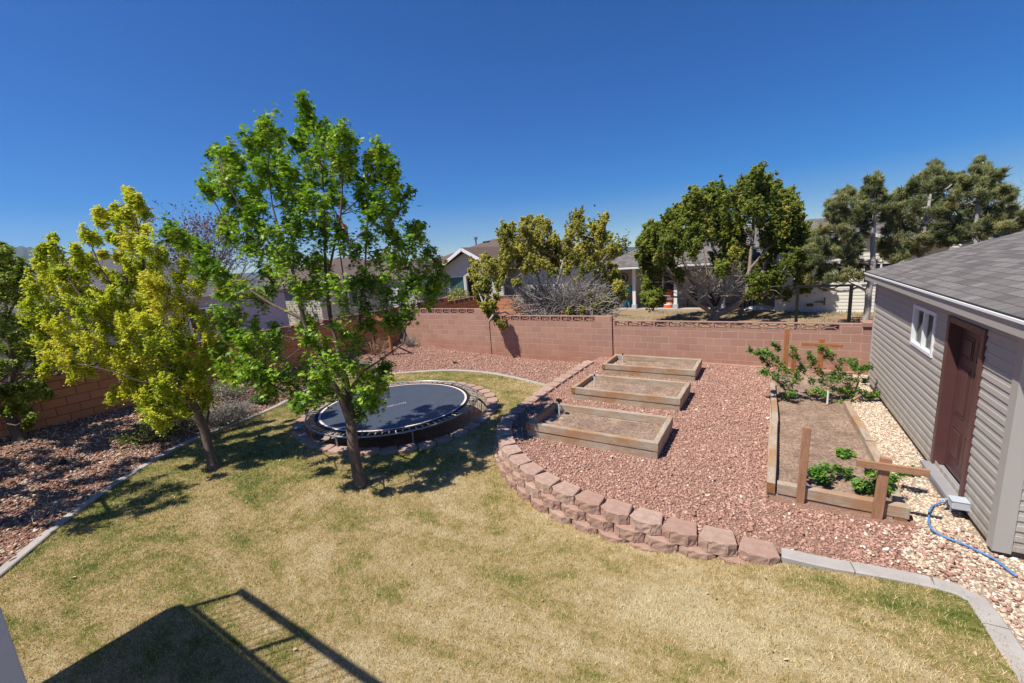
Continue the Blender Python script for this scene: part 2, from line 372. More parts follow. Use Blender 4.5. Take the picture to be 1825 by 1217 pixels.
# rough split-face block stone
m, t, b = nodes('retaining_block_stone'); v = pos(t)
oi = t.nodes.new('ShaderNodeObjectInfo')
c = ramp(t, noise(t, v, 9, 5, .7), [(.3, (.40, .27, .21)), (.7, (.56, .40, .315))])
c = mixc(t, ramp(t, noise(t, v, 70, 4, .8), [(.35, (.35,) * 3), (.55, (0,) * 3)]), c, (.20, .115, .09))
c = mixc(t, ramp(t, oi.outputs['Random'], [(0, (0,) * 3), (1, (.5,) * 3)]), c, (.33, .175, .13))
t.links.new(c, b.inputs['Base Color']); b.inputs['Roughness'].default_value = .95; b.inputs['Specular IOR Level'].default_value = .1
bump(t, b, noise(t, v, 35, 6, .8), .9, .012); MT['rblock'] = m
redstops = [(0, (.20, .105, .08)), (.3, (.37, .20, .15)), (.7, (.50, .30, .225)), (.93, (.60, .42, .33)), (1, (.80, .70, .60))]
MT['redstone'] = tint_mat('red_lava_gravel', redstops, .92, .15, bmp=.4)
MT['mulch'] = tint_mat('chips_and_gravel', [(0, (.13, .06, .045)), (.35, (.32, .15, .10)), (.6, (.40, .24, .17)), (.8, (.50, .40, .30)), (1, (.72, .63, .52))], .92, .1, bmp=.4)
MT['whitestone'] = tint_mat('cream_river_gravel', [(0, (.36, .18, .12)), (.18, (.46, .29, .20)), (.45, (.58, .44, .31)), (.75, (.66, .54, .41)), (1, (.74, .68, .60))], .8, .25, bmp=.3)

# ------------------------------------------------------------------ terrain
def rbf(pts):
    P = np.array([p[:2] for p in pts], float); z = np.array([p[2] for p in pts], float); n = len(P)
    def k(r2): return np.where(r2 > 1e-12, .5 * r2 * np.log(r2 + 1e-12), 0)
    K = k(((P[:, None] - P[None]) ** 2).sum(2)) + np.eye(n) * .3; Q = np.c_[np.ones(n), P]
    A = np.block([[K, Q], [Q.T, np.zeros((3, 3))]]); s = np.linalg.solve(A, np.r_[z, 0, 0, 0])
    def f(X, Y):
        X = np.asarray(X, float); Y = np.asarray(Y, float); sh = X.shape; X = X.ravel(); Y = Y.ravel()
        r2 = (X[:, None] - P[:, 0]) ** 2 + (Y[:, None] - P[:, 1]) ** 2
        return (k(r2) @ s[:n] + s[n] + s[n + 1] * X + s[n + 2] * Y).reshape(sh)
    return f
LAWN = rbf([(-4.9, 5.6, -.10), (-4.2, 4.9, -.11), (-3, 4.5, -.11), (-2, 4.5, -.06), (-1.2, 4.5, .0), (-.6, 4.5, .09), (-.1, 4.5, .20), (.6, 4.6, .255), (1.7, 4.7, .27), (1.7, 2, .27), (1.6, -3, .25),
            (-5.2, 8, .03), (-5.2, 10.3, .05), (-8, 10.6, .05), (-12, 8.3, .04), (-11, 4.5, .03), (-11, 3.2, .03), (-9, .8, .03), (-7, -2, .03), (-6, -5, 0), (-6, 3.5, -.04), (-7.5, 4.6, -.01),
            (-3, 1.5, 0), (0, 1.5, .14), (-3, -4, 0), (0, -4, .12)])
BEDZ = rbf([(-8.5, .4, .04), (-10.4, 2, .04), (-11.1, 3.2, .04), (-11.4, 4.8, .04), (-12.4, 7.6, .05), (-11.6, 9.4, .05), (-9.3, 10.6, .06), (-7.5, 10.7, .05), (-5.4, 10.2, .03), (-5, 12.8, .03),
            (-13.9, -3, .62), (-13.9, 0, .63), (-13.9, 2.4, .62), (-13.9, 4, .58), (-13.9, 7, .5), (-13.9, 10, .45), (-13.9, 12.8, .44), (-12.4, 12.8, .3), (-11, 12.8, .16), (-9, 12.8, .08), (-7.5, 12.8, .02), (-6.5, 12.8, .01), (-8, -2, .05), (-7, -4, .05)])
def TERR(X, Y): return .26 + 0 * np.asarray(X, float) + .006 * np.sin(np.asarray(X) * 2.1) * np.cos(np.asarray(Y) * 1.7) - .04 * np.clip((np.asarray(Y) - 9) / 4, 0, 1) * np.clip((np.asarray(X) - .5) / 1.5, 0, 1)

def region(name, poly, hf, m, step=.25, holes=(), amp=0.):
    """sheet filling a polygon, on the height field hf"""
    xs = [p[0] for p in poly]; ys = [p[1] for p in poly]
    pts = []; faces = []
    def add(pl):
        n = len(pts); q = []
        for i, p in enumerate(pl):
            a = np.array(p[:2], float); c = np.array(pl[(i + 1) % len(pl)][:2], float); k = max(1, int(np.linalg.norm(c - a) / step))
            for j in range(k): q.append(tuple(a + (c - a) * j / k))
        pts.extend(q); faces.append(list(range(n, n + len(q)))); return q
    outer = add(poly); hl = [add(h) for h in holes]
    for x in np.arange(min(xs), max(xs), step):
        for y in np.arange(min(ys), max(ys), step):
            px, py = x + random.uniform(-.05, .05), y + random.uniform(-.05, .05)
            if inside(px, py, poly) and not any(inside(px, py, h) for h in holes): pts.append((px, py))
    r = delaunay_2d_cdt([Vector(p) for p in pts], [], faces[:1] + [list(reversed(f)) for f in faces[1:]], 0, 1e-5)
    V = np.array([tuple(v) for v in r[0]]); Fs = r[2]
    Z = hf(V[:, 0], V[:, 1])
    if amp: Z = Z + RNG.normal(0, amp, len(Z))
    keep = []
    for f in Fs:
        c = V[list(f)].mean(0)
        if inside(c[0], c[1], poly) and not any(inside(c[0], c[1], h) for h in holes): keep.append(tuple(f))
    me = bpy.data.meshes.new(name); me.from_pydata([(float(a), float(c), float(z)) for (a, c), z in zip(V, Z)], [], keep); me.update()
    bm = bmesh.new(); bm.from_mesh(me); bmesh.ops.recalc_face_normals(bm, faces=bm.faces[:])
    if sum(f.normal.z for f in bm.faces) < 0: bmesh.ops.reverse_faces(bm, faces=bm.faces[:])
    bm.to_mesh(me); bm.free(); me.polygons.foreach_set('use_smooth', [True] * len(me.polygons))
    o = obj(name, me, m); o['kind'] = 'structure'; return o
def inside(x, y, poly):
    c = False; n = len(poly); j = n - 1
    for i in range(n):
        xi, yi = poly[i][:2]; xj, yj = poly[j][:2]
        if (yi > y) != (yj > y) and x < (xj - xi) * (y - yi) / (yj - yi) + xi: c = not c
        j = i
    return c
def inside_np(X, Y, poly):
    c = np.zeros(len(X), bool); n = len(poly); j = n - 1
    for i in range(n):
        xi, yi = poly[i][:2]; xj, yj = poly[j][:2]
        if yi != yj: c ^= ((yi > Y) != (yj > Y)) & (X < (xj - xi) * (Y - yi) / (yj - yi) + xi)
        j = i
    return c
def smoothline(pts, n=6):
    """Catmull-Rom"""
    P = [np.array(p, float) for p in pts]; P = [2 * P[0] - P[1]] + P + [2 * P[-1] - P[-2]]; out = []
    for i in range(1, len(P) - 2):
        for j in range(n):
            s = j / n; a, b_, c, d = P[i - 1:i + 3]
            out.append(.5 * (2 * b_ + (c - a) * s + (2 * a - 5 * b_ + 4 * c - d) * s * s + (3 * b_ - a - 3 * c + d) * s ** 3))
    out.append(P[-2]); return out

# kerb centre lines (x, y)
KERB_L = smoothline([(-4.6, -3.6), (-6.6, -1.35), (-7.75, -.2), (-8.45, .40), (-8.98, .84), (-9.55, 1.32), (-10.35, 2.15), (-11.05, 3.2), (-11.35, 4.0), (-11.45, 4.85), (-11.75, 5.98), (-12.35, 7.3), (-12.3, 8.5), (-11.1, 9.65), (-9.35, 10.55), (-7.6, 10.7), (-5.75, 10.25), (-4.98, 9.9)], 4)
KERB_R = [(.17, 4.86), (.55, 4.88), (.9, 4.94), (1.3, 4.99), (1.52, 4.99), (1.66, 4.92), (1.695, 4.68), (1.715, 4.3), (1.74, 4.0), (1.85, 2), (1.95, -5.5)]
# top centre line of the retaining wall, from the flush end by the kerb round to the back wall
WALLP = smoothline([(-.04, 4.82), (-.43, 4.80), (-.82, 4.80), (-1.21, 4.83), (-1.59, 4.86), (-1.99, 4.92), (-2.37, 4.99), (-2.75, 5.11), (-3.1, 5.27), (-3.43, 5.46), (-3.74, 5.69), (-4.02, 5.95), (-4.27, 6.24), (-4.48, 6.55), (-4.64, 6.9), (-4.74, 7.3), (-4.81, 8.29), (-4.84, 9.2), (-4.85, 10.5), (-4.84, 12.3)], 4)
TC = np.array([-8.04, 6.98]); TR = 2.07; TZ = .235   # trampoline
# the ring of edging stones: outline angle -> radius (it is not a true circle)
def ring_r(a):
    """inner edge radius of the stone ring in direction a"""
    return 2.20 + .10 * cos(a - radians(80)) + .07 * cos(2 * (a - radians(10)))
RINGIN = [(TC[0] + ring_r(a) * cos(a), TC[1] + ring_r(a) * sin(a)) for a in np.linspace(0, 2 * pi, 49)[:-1]]
RINGMID = [(TC[0] + (ring_r(a) + .12) * cos(a), TC[1] + (ring_r(a) + .12) * sin(a)) for a in np.linspace(0, 2 * pi, 49)[:-1]]

lawn_poly = [tuple(p) for p in KERB_L] + [(-4.9, 9.2), (-4.86, 8.29), (-4.8, 7.3), (-4.68, 6.85), (-4.5, 6.5), (-4.3, 6.2), (-4.06, 5.9), (-3.78, 5.62), (-3.46, 5.38), (-3.1, 5.2), (-2.75, 5.04), (-2.37, 4.93), (-1.99, 4.86), (-1.2, 4.78), (-.4, 4.75), (.17, 4.80)] + KERB_R[1:] + [(-4.6, -5.5)]
bed_poly = [tuple(p) for p in KERB_L] + [(-4.9, 12.9), (-14.0, 12.9), (-14.0, -5.5), (-4.6, -5.5)]
terr_poly = [tuple(p[:2]) for p in WALLP[::2]] + [(-4.8, 12.9), (2.6, 12.9), (2.6, 5.9), (2.7, 4.6), (1.76, 4.6), (1.7, 4.86), (1.3, 4.98), (.9, 4.94), (.55, 4.88), (.17, 4.86)]
white_poly = [(1.42, 13), (1.38, 9.8), (1.5, 6.0), (1.25, 5.35), (1.5, 4.97), (1.72, 4.86), (1.8, 4.1), (1.9, -5.5), (9, -5.5), (9, 5.9), (2.1, 5.9), (1.95, 12.0), (2.3, 13)]
# clip white gravel to be a separate sheet: terrace keeps the rest
terr_only = [tuple(p[:2]) for p in WALLP[::2]] + [(-4.8, 12.9), (1.42, 12.9), (1.38, 9.8), (1.5, 6.0), (1.25, 5.35), (1.5, 4.97), (1.3, 4.98), (.9, 4.94), (.55, 4.88), (.17, 4.86)]
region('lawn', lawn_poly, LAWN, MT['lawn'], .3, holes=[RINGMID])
region('gravel_bed', bed_poly, BEDZ, MT['redbase'], .4)
region('red_gravel_terrace', terr_only, TERR, MT['redbase'], .35)
region('pale_gravel_path', white_poly, lambda X, Y: TERR(X, Y) + .004, MT['whitebase'], .4)
# outside ground: one sheet to the horizon, with a sunken floor under the yard
def outer_z(x, y):
    return .27
mb = MB()
R1 = [(-14.1, -40), (30, -40), (30, 13.0), (-14.1, 13.0)]
me = bpy.data.meshes.new('ground')
gv = [(-6000, -6000, .25), (6000, -6000, .25), (6000, 9000, .25), (-6000, 9000, .25)] + [(x, y, .25) for x, y in R1] + [(x, y, -1.2) for x, y in R1]
gf = [(0, 1, 5, 4), (1, 2, 6, 5), (2, 3, 7, 6), (3, 0, 4, 7), (4, 5, 9, 8), (5, 6, 10, 9), (6, 7, 11, 10), (7, 4, 8, 11), (8, 9, 10, 11)]
me.from_pydata(gv, [], gf); me.update(); g = obj('ground', me, MT['farland']); g['kind'] = 'structure'
region('neighbour_yard', [(-14.15, 13.08), (25, 13.08), (25, 34), (-14.15, 34)], lambda X, Y: .29 + .03 * np.sin(X * .9) * np.sin(Y * .7), MT['dirt'], 1.2)
region('side_neighbour_yard', [(-60, -30), (-14.2, -30), (-14.2, 60), (-60, 60)], lambda X, Y: .30 + 0 * X, MT['dirt'], 6)

# kerbs
def sweep(name, line, hf, w, h, m, seg=1.0):
    mb = MB(); L = [np.array(p[:2], float) for p in line]; n = len(L); rows = []
    for i, p in enumerate(L):
        d = L[min(i + 1, n - 1)] - L[max(i - 1, 0)]; d /= np.linalg.norm(d); nn = np.array([-d[1], d[0]])
        z = float(hf(np.array([p[0]]), np.array([p[1]]))[0]); prof = [(-w / 2, -.12), (-w / 2, h - .012), (-w / 2 + .015, h), (w / 2 - .015, h), (w / 2, h - .012), (w / 2, -.12)]
        k = len(mb.v); rows.append(k)
        for o_, zz in prof: mb.v.append((p[0] + nn[0] * o_, p[1] + nn[1] * o_, z + zz))
    for i in range(n - 1):
        for j in range(5): a = rows[i] + j; c = rows[i + 1] + j; mb.f.append((a, a + 1, c + 1, c))
    mb.f += [tuple(rows[0] + j for j in range(6)), tuple(rows[-1] + j for j in reversed(range(6)))]
    return mb
kb = sweep('kerb', KERB_L, lambda X, Y: BEDZ(X, Y), .15, .03, MT['conc']); k = kb.build('kerb', MT['conc']); k['kind'] = 'structure'
# right hand kerb is cast in short lengths with open joints between
pts = smoothline(KERB_R, 5); cum = [0]
for i in range(1, len(pts)): cum.append(cum[-1] + float(np.linalg.norm(pts[i] - pts[i - 1])))
cur = []; nxt = .62; mball = MB()
def along(s):
    s = min(max(s, 0), cum[-1] - 1e-6)
    i = max(j for j in range(len(cum)) if cum[j] <= s); i = min(i, len(cum) - 2)
    return pts[i] + (pts[i + 1] - pts[i]) * ((s - cum[i]) / (cum[i + 1] - cum[i]))
s0 = 0
while s0 < cum[-1] - .1:
    s1 = min(s0 + .62, cum[-1]); kb = sweep('k', [along(s0 + .004 + (s1 - s0 - .012) * j / 4) for j in range(5)], lambda X, Y: 0 * X + .262, .17, .03, None)
    n = len(mball.v); mball.v += kb.v; mball.f += [tuple(n + q for q in f) for f in kb.f]; s0 = s1
k = mball.build('kerb', MT['conc']); k['kind'] = 'structure'

# ------------------------------------------------------------------ loose stones and grass
def ico():
    p = (1 + sqrt(5)) / 2
    v = np.array([(-1, p, 0), (1, p, 0), (-1, -p, 0), (1, -p, 0), (0, -1, p), (0, 1, p), (0, -1, -p), (0, 1, -p), (p, 0, -1), (p, 0, 1), (-p, 0, -1), (-p, 0, 1)], float) / sqrt(1 + p * p)
    f = np.array([(0, 11, 5), (0, 5, 1), (0, 1, 7), (0, 7, 10), (0, 10, 11), (1, 5, 9), (5, 11, 4), (11, 10, 2), (10, 7, 6), (7, 1, 8), (3, 9, 4), (3, 4, 2), (3, 2, 6), (3, 6, 8), (3, 8, 9), (4, 9, 5), (2, 4, 11), (6, 2, 10), (8, 6, 7), (9, 8, 1)])
    return v, f
def scatter_pts(poly, density, excl=(), bbox=None):
    xs = [p[0] for p in poly]; ys = [p[1] for p in poly]; x0, x1, y0, y1 = bbox or (min(xs), max(xs), min(ys), max(ys))
    n = int((x1 - x0) * (y1 - y0) * density); X = RNG.uniform(x0, x1, n); Y = RNG.uniform(y0, y1, n)
    k = inside_np(X, Y, poly)
    for e in excl: k &= ~inside_np(X, Y, e)
    X = X[k]; Y = Y[k]
    # keep only what a camera near this one could ever see
    dx = X * hx[0] + Y * hx[1]; sx = X * rx[0] + Y * rx[1]
    k = (dx > -.5) & (np.abs(sx) < 1.55 * np.abs(dx) + 2.2)
    return X[k], Y[k]
def stones(name, poly, density, size, hf, m, tintf, excl=(), flat=.65, label='', thin=None, bbox=None, sd=.28):
    X, Y = scatter_pts(poly, density, excl, bbox)
    if thin is not None:
        k = RNG.uniform(0, 1, len(X)) < thin(X, Y); X = X[k]; Y = Y[k]
    n = len(X); Z = hf(X, Y); tv, tf = ico(); VV = []; FF = []; TT = []; off = 0
    for var in range(4):
        k = (np.arange(n) % 4) == var
        jv = tv * (1 + RNG.uniform(-.32, .22, (12, 1))); c = int(k.sum())
        s = size * np.exp(RNG.normal(0, sd, c)); S = np.stack([s * RNG.uniform(.8, 1.4, c), s * RNG.uniform(.6, 1, c), s * flat * RNG.uniform(.7, 1.2, c)], 1) / 2
        nr = np.stack([RNG.normal(0, .35, c), RNG.normal(0, .35, c), np.ones(c)], 1)
        V, Fc, T = inst(jv, tf, np.stack([X[k], Y[k], Z[k] + S[:, 2] * RNG.uniform(.2, .9, c)], 1), frames(nr), S, tintf(X[k], Y[k], c))
        VV.append(V); FF.append(Fc + off); TT.append(T); off += len(V)
    o = obj(name, np_mesh(name, np.concatenate(VV), np.concatenate(FF), np.concatenate(TT)), m); tag(o, label, 'gravel', kind='stuff'); return o

BEDS = [(-3.93, 6.47), (-4.0, 8.76), (-4.05, 11.0)]   # raised boxes: near left corner, 2.44 x 1.22
box_ex = [[(x, y), (x + 2.44, y), (x + 2.44, y + 1.22), (x, y + 1.22)] for x, y in BEDS]
PL = [(.02, 5.95), (1.42, 5.95), (1.36, 10.4), (1.72, 12.2), (.02, 12.2)]
path_tint = lambda X, Y, n: np.clip(RNG.beta(2.2, 2.0, n) * .93 + (RNG.uniform(0, 1, n) > .985) * .5, 0, 1)
SHEDX = [(2.02, 5.74), (1.88, 12), (9, 12), (9, 5.74)]
stones('red_gravel', terr_only, 2500, .0245, TERR, MT['redstone'], path_tint, box_ex + [PL], label='crushed red lava gravel covering the raised terrace', sd=.36, thin=lambda X, Y: np.clip(.93 + .25 * np.sin(X * 1.7 + 2 * np.sin(Y * .9)) * np.cos(Y * 1.3 + X * .6) , .55, 1))
wt = lambda X, Y, n: np.clip(RNG.beta(2.6, 1.6, n), 0, 1)
stones('cream_gravel', white_poly, 1500, .033, TERR, MT['whitestone'], wt, [PL, SHEDX], flat=.5, label='pale cream gravel along the foot of the grey shed', bbox=(1.1, 3.9, 3.2, 13))
# the two gravels run into each other at the near right end of the terrace
mixp = [(.55, 5.06), (1.3, 5.11), (1.55, 5.12), (1.7, 5.2), (1.6, 5.95), (1.45, 5.95), (.9, 5.9)]
stones('cream_gravel', mixp, 650, .034, lambda X, Y: TERR(X, Y) + .012, MT['whitestone'], wt, [PL], flat=.5, label='scattered cream stones mixed into the red gravel near the kerb', thin=lambda X, Y: np.clip((X - .8) / 1., 0, .9))
mixq = [(1.4, 5.14), (1.78, 5.04), (1.84, 4.5), (2.0, 4.4), (2.35, 5.2), (1.9, 6.1), (1.5, 6.0), (1.3, 5.4)]
stones('red_gravel', mixq, 480, .034, lambda X, Y: TERR(X, Y) + .014, MT['redstone'], path_tint, [PL, SHEDX], label='red stones strayed into the cream gravel by the shed corner', thin=lambda X, Y: np.clip(1.3 - (X - 1.3) * 1.1, .05, 1))
def mul_t(X, Y, n):
    a = RNG.beta(2.2, 2.6, n) * .75
    chips = np.clip(1.1 - np.abs(Y - 2.5) / 6, 0, 1) * .38 * np.clip((Y + .3) / 1.2, .15, 1)
    return np.clip(np.where(RNG.uniform(0, 1, n) < chips, RNG.uniform(.7, 1, n), a), 0, 1)
stones('bark_chips_and_gravel', bed_poly, 820, .036, BEDZ, MT['mulch'], mul_t, flat=.5, label='red gravel strewn with pale bark chips in the long left bed', bbox=(-14, -5, -2, 9.3), sd=.35)
stones('red_gravel', bed_poly, 700, .038, BEDZ, MT['redstone'], path_tint, label='red gravel of the bed behind the trampoline', bbox=(-14, -4.9, 9.0, 12.9))

def blades(name, n_per, h, w, poly, hf, excl, m, label, cat='grass', thin=None):
    X, Y = scatter_pts(poly, n_per, excl)
    d = np.hypot(X, Y); k = RNG.uniform(0, 1, len(X)) < np.clip(7.5 / np.maximum(d, 3.), .3, 1.)
    if thin is not None: k &= RNG.uniform(0, 1, len(X)) < thin(X, Y)
    X = X[k]; Y = Y[k]; d = d[k]; n = len(X); Z = hf(X, Y)
    a = RNG.uniform(0, 2 * pi, n); lean = RNG.uniform(.3, 1.25, n); hh = h * np.exp(RNG.normal(0, .3, n)); ww = w * (1 + np.clip(d - 5, 0, 12) * .10)
    dx = np.cos(a); dy = np.sin(a); b_ = RNG.uniform(0, 2 * pi, n); bx = np.cos(b_) * ww / 2; by = np.sin(b_) * ww / 2
    V = np.stack([np.stack([X - bx, Y - by, Z - .004], 1), np.stack([X + bx, Y + by, Z - .004], 1), np.stack([X + dx * hh * np.sin(lean), Y + dy * hh * np.sin(lean), Z + hh * np.cos(lean)], 1)], 1).reshape(-1, 3)
    o = obj(name, np_mesh(name, V, np.arange(3 * n).reshape(-1, 3), np.repeat(RNG.uniform(0, 1, n), 3)), m); return tag(o, label, cat, kind='stuff')
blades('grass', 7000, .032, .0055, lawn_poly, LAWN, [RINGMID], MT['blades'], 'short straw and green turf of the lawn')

# ------------------------------------------------------------------ back and side block walls
def lattice_mesh(axis):
    """one pierced screen block 0.4064 x 0.2032 x 0.14, long axis = x"""
    L, Hh, T = .4064, .2032, .14; mb = MB(); e = .026
    mb.box(0, L, -T / 2, T / 2, 0, e); mb.box(0, L, -T / 2, T / 2, Hh - e, Hh); mb.box(0, e, -T / 2, T / 2, e, Hh - e); mb.box(L - e, L, -T / 2, T / 2, e, Hh - e)
    t_ = T - .03; zc = Hh / 2
    mb.bar((L * .33, 0, zc), (L * .67, 0, zc), t_, .03)
    for sx in (0, 1):
        for sz in (0, 1):
            x0 = e * .8 if sx == 0 else L - e * .8; x1 = L * .34 if sx == 0 else L * .66; z0 = e * .8 if sz == 0 else Hh - e * .8
            mb.bar((x0, 0, z0), (x1, 0, zc), t_ - .004, .026)
    if axis == 1: mb.v = [(-y, x, z) for x, y, z in mb.v]
    return mb.mesh('lattice_block')
LMX, LMY = lattice_mesh(0), lattice_mesh(1); LMX.materials.append(MT['lattice']); LMY.materials.append(MT['lattice_side'])
TH = .15
def wall_x(root, x0, x1, y, z0, ztop, m, solid=(.4, .4)):
    """stretch of wall along x with a screen-block course; the solid ends carry no screen blocks"""
    zl = ztop - .2032; n = int((x1 - x0 - sum(solid)) / .4064); st = x0 + solid[0]; en = st + n * .4064
    mb = MB(); mb.box(x0, x1, y, y + TH, z0, zl)
    mb.build('wall_face', m, root)
    mb = MB()
    if st > x0 + .01: mb.box(x0, st, y - .002, y + TH + .002, zl, ztop)
    if x1 > en + .01: mb.box(en, x1, y - .002, y + TH + .002, zl, ztop)
    if mb.v: mb.build('end_block', m, root)
    for i in range(n):
        o = bpy.data.objects.new('lattice_block', LMX); COL.objects.link(o); o.parent = root; o.location = (st + i * .4064, y + TH / 2, zl)
def wall_y(root, y0, y1, x, z0, ztop, m):
    zl = ztop - .2032; n = int((y1 - y0) / .4064)
    mb = MB(); mb.box(x - TH, x, y0, y1, z0, zl); mb.build('wall_face', m, root)
    if y1 - y0 - n * .4064 > .02: MB().box(x - TH - .002, x + .002, y0 + n * .4064, y1, zl, ztop).build('end_block', m, root)
    for i in range(n):
        o = bpy.data.objects.new('lattice_block', LMY); COL.objects.link(o); o.parent = root; o.location = (x - TH / 2, y0 + i * .4064, zl)
WY = 12.88
w = empty('block_wall', (-11, WY, 0), 0, 'pink concrete block wall across the back with pierced blocks along its top', 'wall')
w.location = (0, 0, 0)
wall_x(w, -13.93, -9.14, WY, -.2, 1.86, MT['blockR'], (.1, .45))
wall_x(w, -9.10, -4.37, WY, -.2, 1.61, MT['blockR'], (.12, .42))
wall_x(w, -4.33, 2.1, WY, -.2, 1.48, MT['blockR'], (.05, .35))
mb = MB(); mb.box(-9.14, -9.10, WY + .03, WY + .12, -.1, 1.60); mb.box(-4.37, -4.33, WY + .03, WY + .12, -.1, 1.47)
mb.build('expansion_joint', MT['joint'], w)
mb = MB(); mb.box(1.86, 2.26, WY - .06, WY + .3, -.1, 1.42); mb.build('pier', MT['blockR'], w)
mb = MB(); mb.box(1.82, 2.3, WY - .1, WY + .34, 1.42, 1.53); mb.build('pier_cap', MT['lattice'], w, bevel=.01)
mb = MB(); mb.box(2.26, 12, WY, WY + TH, -.2, 1.45); mb.build('wall_face', MT['blockR'], w)
# sloping mortar fillet / footing strip at the foot of the terrace stretch
mb = MB(); mb.prism([(-1.75, WY - .12), (1.86, WY - .12), (1.86, WY - .001), (-1.75, WY - .001)], .16, .30); mb.build('footing', MT['lattice'], w, bevel=.015)
w2 = empty('block_wall', (0, 0, 0), 0, 'shaded orange brown block wall along the left side bed', 'wall')
wall_y(w2, -6, 13.08, -13.95, -.1, 1.93, MT['blockL'])
w3 = empty('block_wall', (0, 0, 0), 0, 'dark stepped block wall beyond the back corner, below the stucco house', 'wall')
wall_y(w3, 13.1, 16.25, -13.95, 0, 1.98, MT['blockL']); wall_y(w3, 16.27, 19.15, -13.95, 0, 1.78, MT['blockL'])
w4 = empty('block_wall', (0, 0, 0), 0, 'dark red block wall behind the yellow juniper and its dead branches', 'wall')
wall_x(w4, -13.9, -7, 19.2, 0, 1.72, MT['blockL'], (0, 0))

# ------------------------------------------------------------------ retaining wall of split-face blocks
def block_shape(wf, wb, d, h, seed, chip=.010):
    """front (y=-d/2) with chamfered corners, narrower back"""
    r = random.Random(seed); mb = MB(); c = wf * .26
    poly = [(-wf / 2 + c, -d / 2), (wf / 2 - c, -d / 2), (wf / 2, -d / 2 + c * .62), (wb / 2, d / 2), (-wb / 2, d / 2), (-wf / 2, -d / 2 + c * .62)]
    me = MB().prism(poly, 0, h).mesh('b'); bm = bmesh.new(); bm.from_mesh(me)
    bmesh.ops.bevel(bm, geom=bm.edges[:], offset=.008, segments=1, affect='EDGES')
    bmesh.ops.triangulate(bm, faces=[f for f in bm.faces if len(f.verts) > 4])
    bmesh.ops.subdivide_edges(bm, edges=bm.edges[:], cuts=2, use_grid_fill=True)
    for v in bm.verts:
        if v.co.y < -d / 2 + c * .7 and 0 < v.co.z < h + .01:
            k = chip * (1 if v.co.z < h - .01 else .55)
            v.co.x += r.uniform(-k, k); v.co.y += r.uniform(-k, k * .6); v.co.z += r.uniform(-.003, .003)
        else: v.co.z += r.uniform(-.0015, .0015)
    bm.to_mesh(me); bm.free(); me.materials.append(MT['rblock']); return me
RB = [block_shape(.395, .30, .30, .15, s) for s in range(6)]
rw = empty('retaining_wall', (0, 0, 0), 0, 'curved three course retaining wall of brown split-face blocks round the red gravel terrace', 'retaining wall')
wl_pts = WALLP; cw = [0]
for i in range(1, len(wl_pts)): cw.append(cw[-1] + float(np.linalg.norm(wl_pts[i] - wl_pts[i - 1])))
def on_wall(s):
    s = min(max(s, 0), cw[-1] - 1e-5); i = min(max(j for j in range(len(cw)) if cw[j] <= s), len(cw) - 2)
    d = wl_pts[i + 1] - wl_pts[i]; return wl_pts[i] + d * ((s - cw[i]) / (cw[i + 1] - cw[i])), d / np.linalg.norm(d)
rr = random.Random(5)
for course in range(3):
    s = course * .2
    while s < cw[-1] - .15:
        if course and s > 7.2: break            # further back the lower courses are buried
        p, d = on_wall(s); nrm = np.array([d[1], -d[0]]) * -1.0   # outward (towards the lawn)
        out = np.array([-d[1], d[0]]);  # left of travel
        # travel goes -x then +y, lawn lies on the left hand
        zc = .33 - .15 * (course + 1); px, py = p + out * (.045 * course)
        if s < .2 and course == 0: zc -= .03
        o = bpy.data.objects.new('retaining_block', RB[rr.randrange(6)]); COL.objects.link(o); o.parent = rw
        o.location = (px, py, zc + rr.uniform(-.004, .004)); o.rotation_euler = (rr.uniform(-.012, .012), rr.uniform(-.012, .012), atan2(out[1], out[0]) + pi / 2 + rr.uniform(-.03, .03))
        s += .402
# ring of flat edging stones round the trampoline
RG = [block_shape(.38, .30, .27, .10, 40 + s, .006) for s in range(5)]
ring = empty('stone_ring', (TC[0], TC[1], 0), 0, 'ring of flat brown edging blocks around the sunken trampoline', 'stone edging')
a = 0; per = 38
for i in range(per):
    a = 2 * pi * i / per; R = ring_r(a) + .135
    x = TC[0] + R * cos(a); y = TC[1] + R * sin(a)
    o = bpy.data.objects.new('edging_block', RG[i % 5]); COL.objects.link(o); o.parent = ring
    o.location = (x - TC[0], y - TC[1], float(LAWN([x], [y])[0]) - .045 + rr.uniform(-.006, .006)); o.rotation_euler = (rr.uniform(-.02, .02), rr.uniform(-.02, .02), a - pi / 2 + pi + rr.uniform(-.05, .05))
# pit
mb = MB(); ns = 48
rows = []
for zz, ro in ((0, .13), (-.02, .02), (-.45, -.04)):
    rows.append(len(mb.v))
    for i in range(ns):
        a = 2 * pi * i / ns; R = ring_r(a) + ro; x = TC[0] + R * cos(a); y = TC[1] + R * sin(a); mb.v.append((x, y, float(LAWN([x], [y])[0]) + zz if zz > -.4 else -.45))
for q in range(2):
    for i in range(ns): mb.f.append((rows[q] + i, rows[q] + (i + 1) % ns, rows[q + 1] + (i + 1) % ns, rows[q + 1] + i))
mb.f.append(tuple(rows[2] + i for i in range(ns)))
o = mb.build('trampoline_pit', MT['pit'], smooth=False); o['kind'] = 'structure'

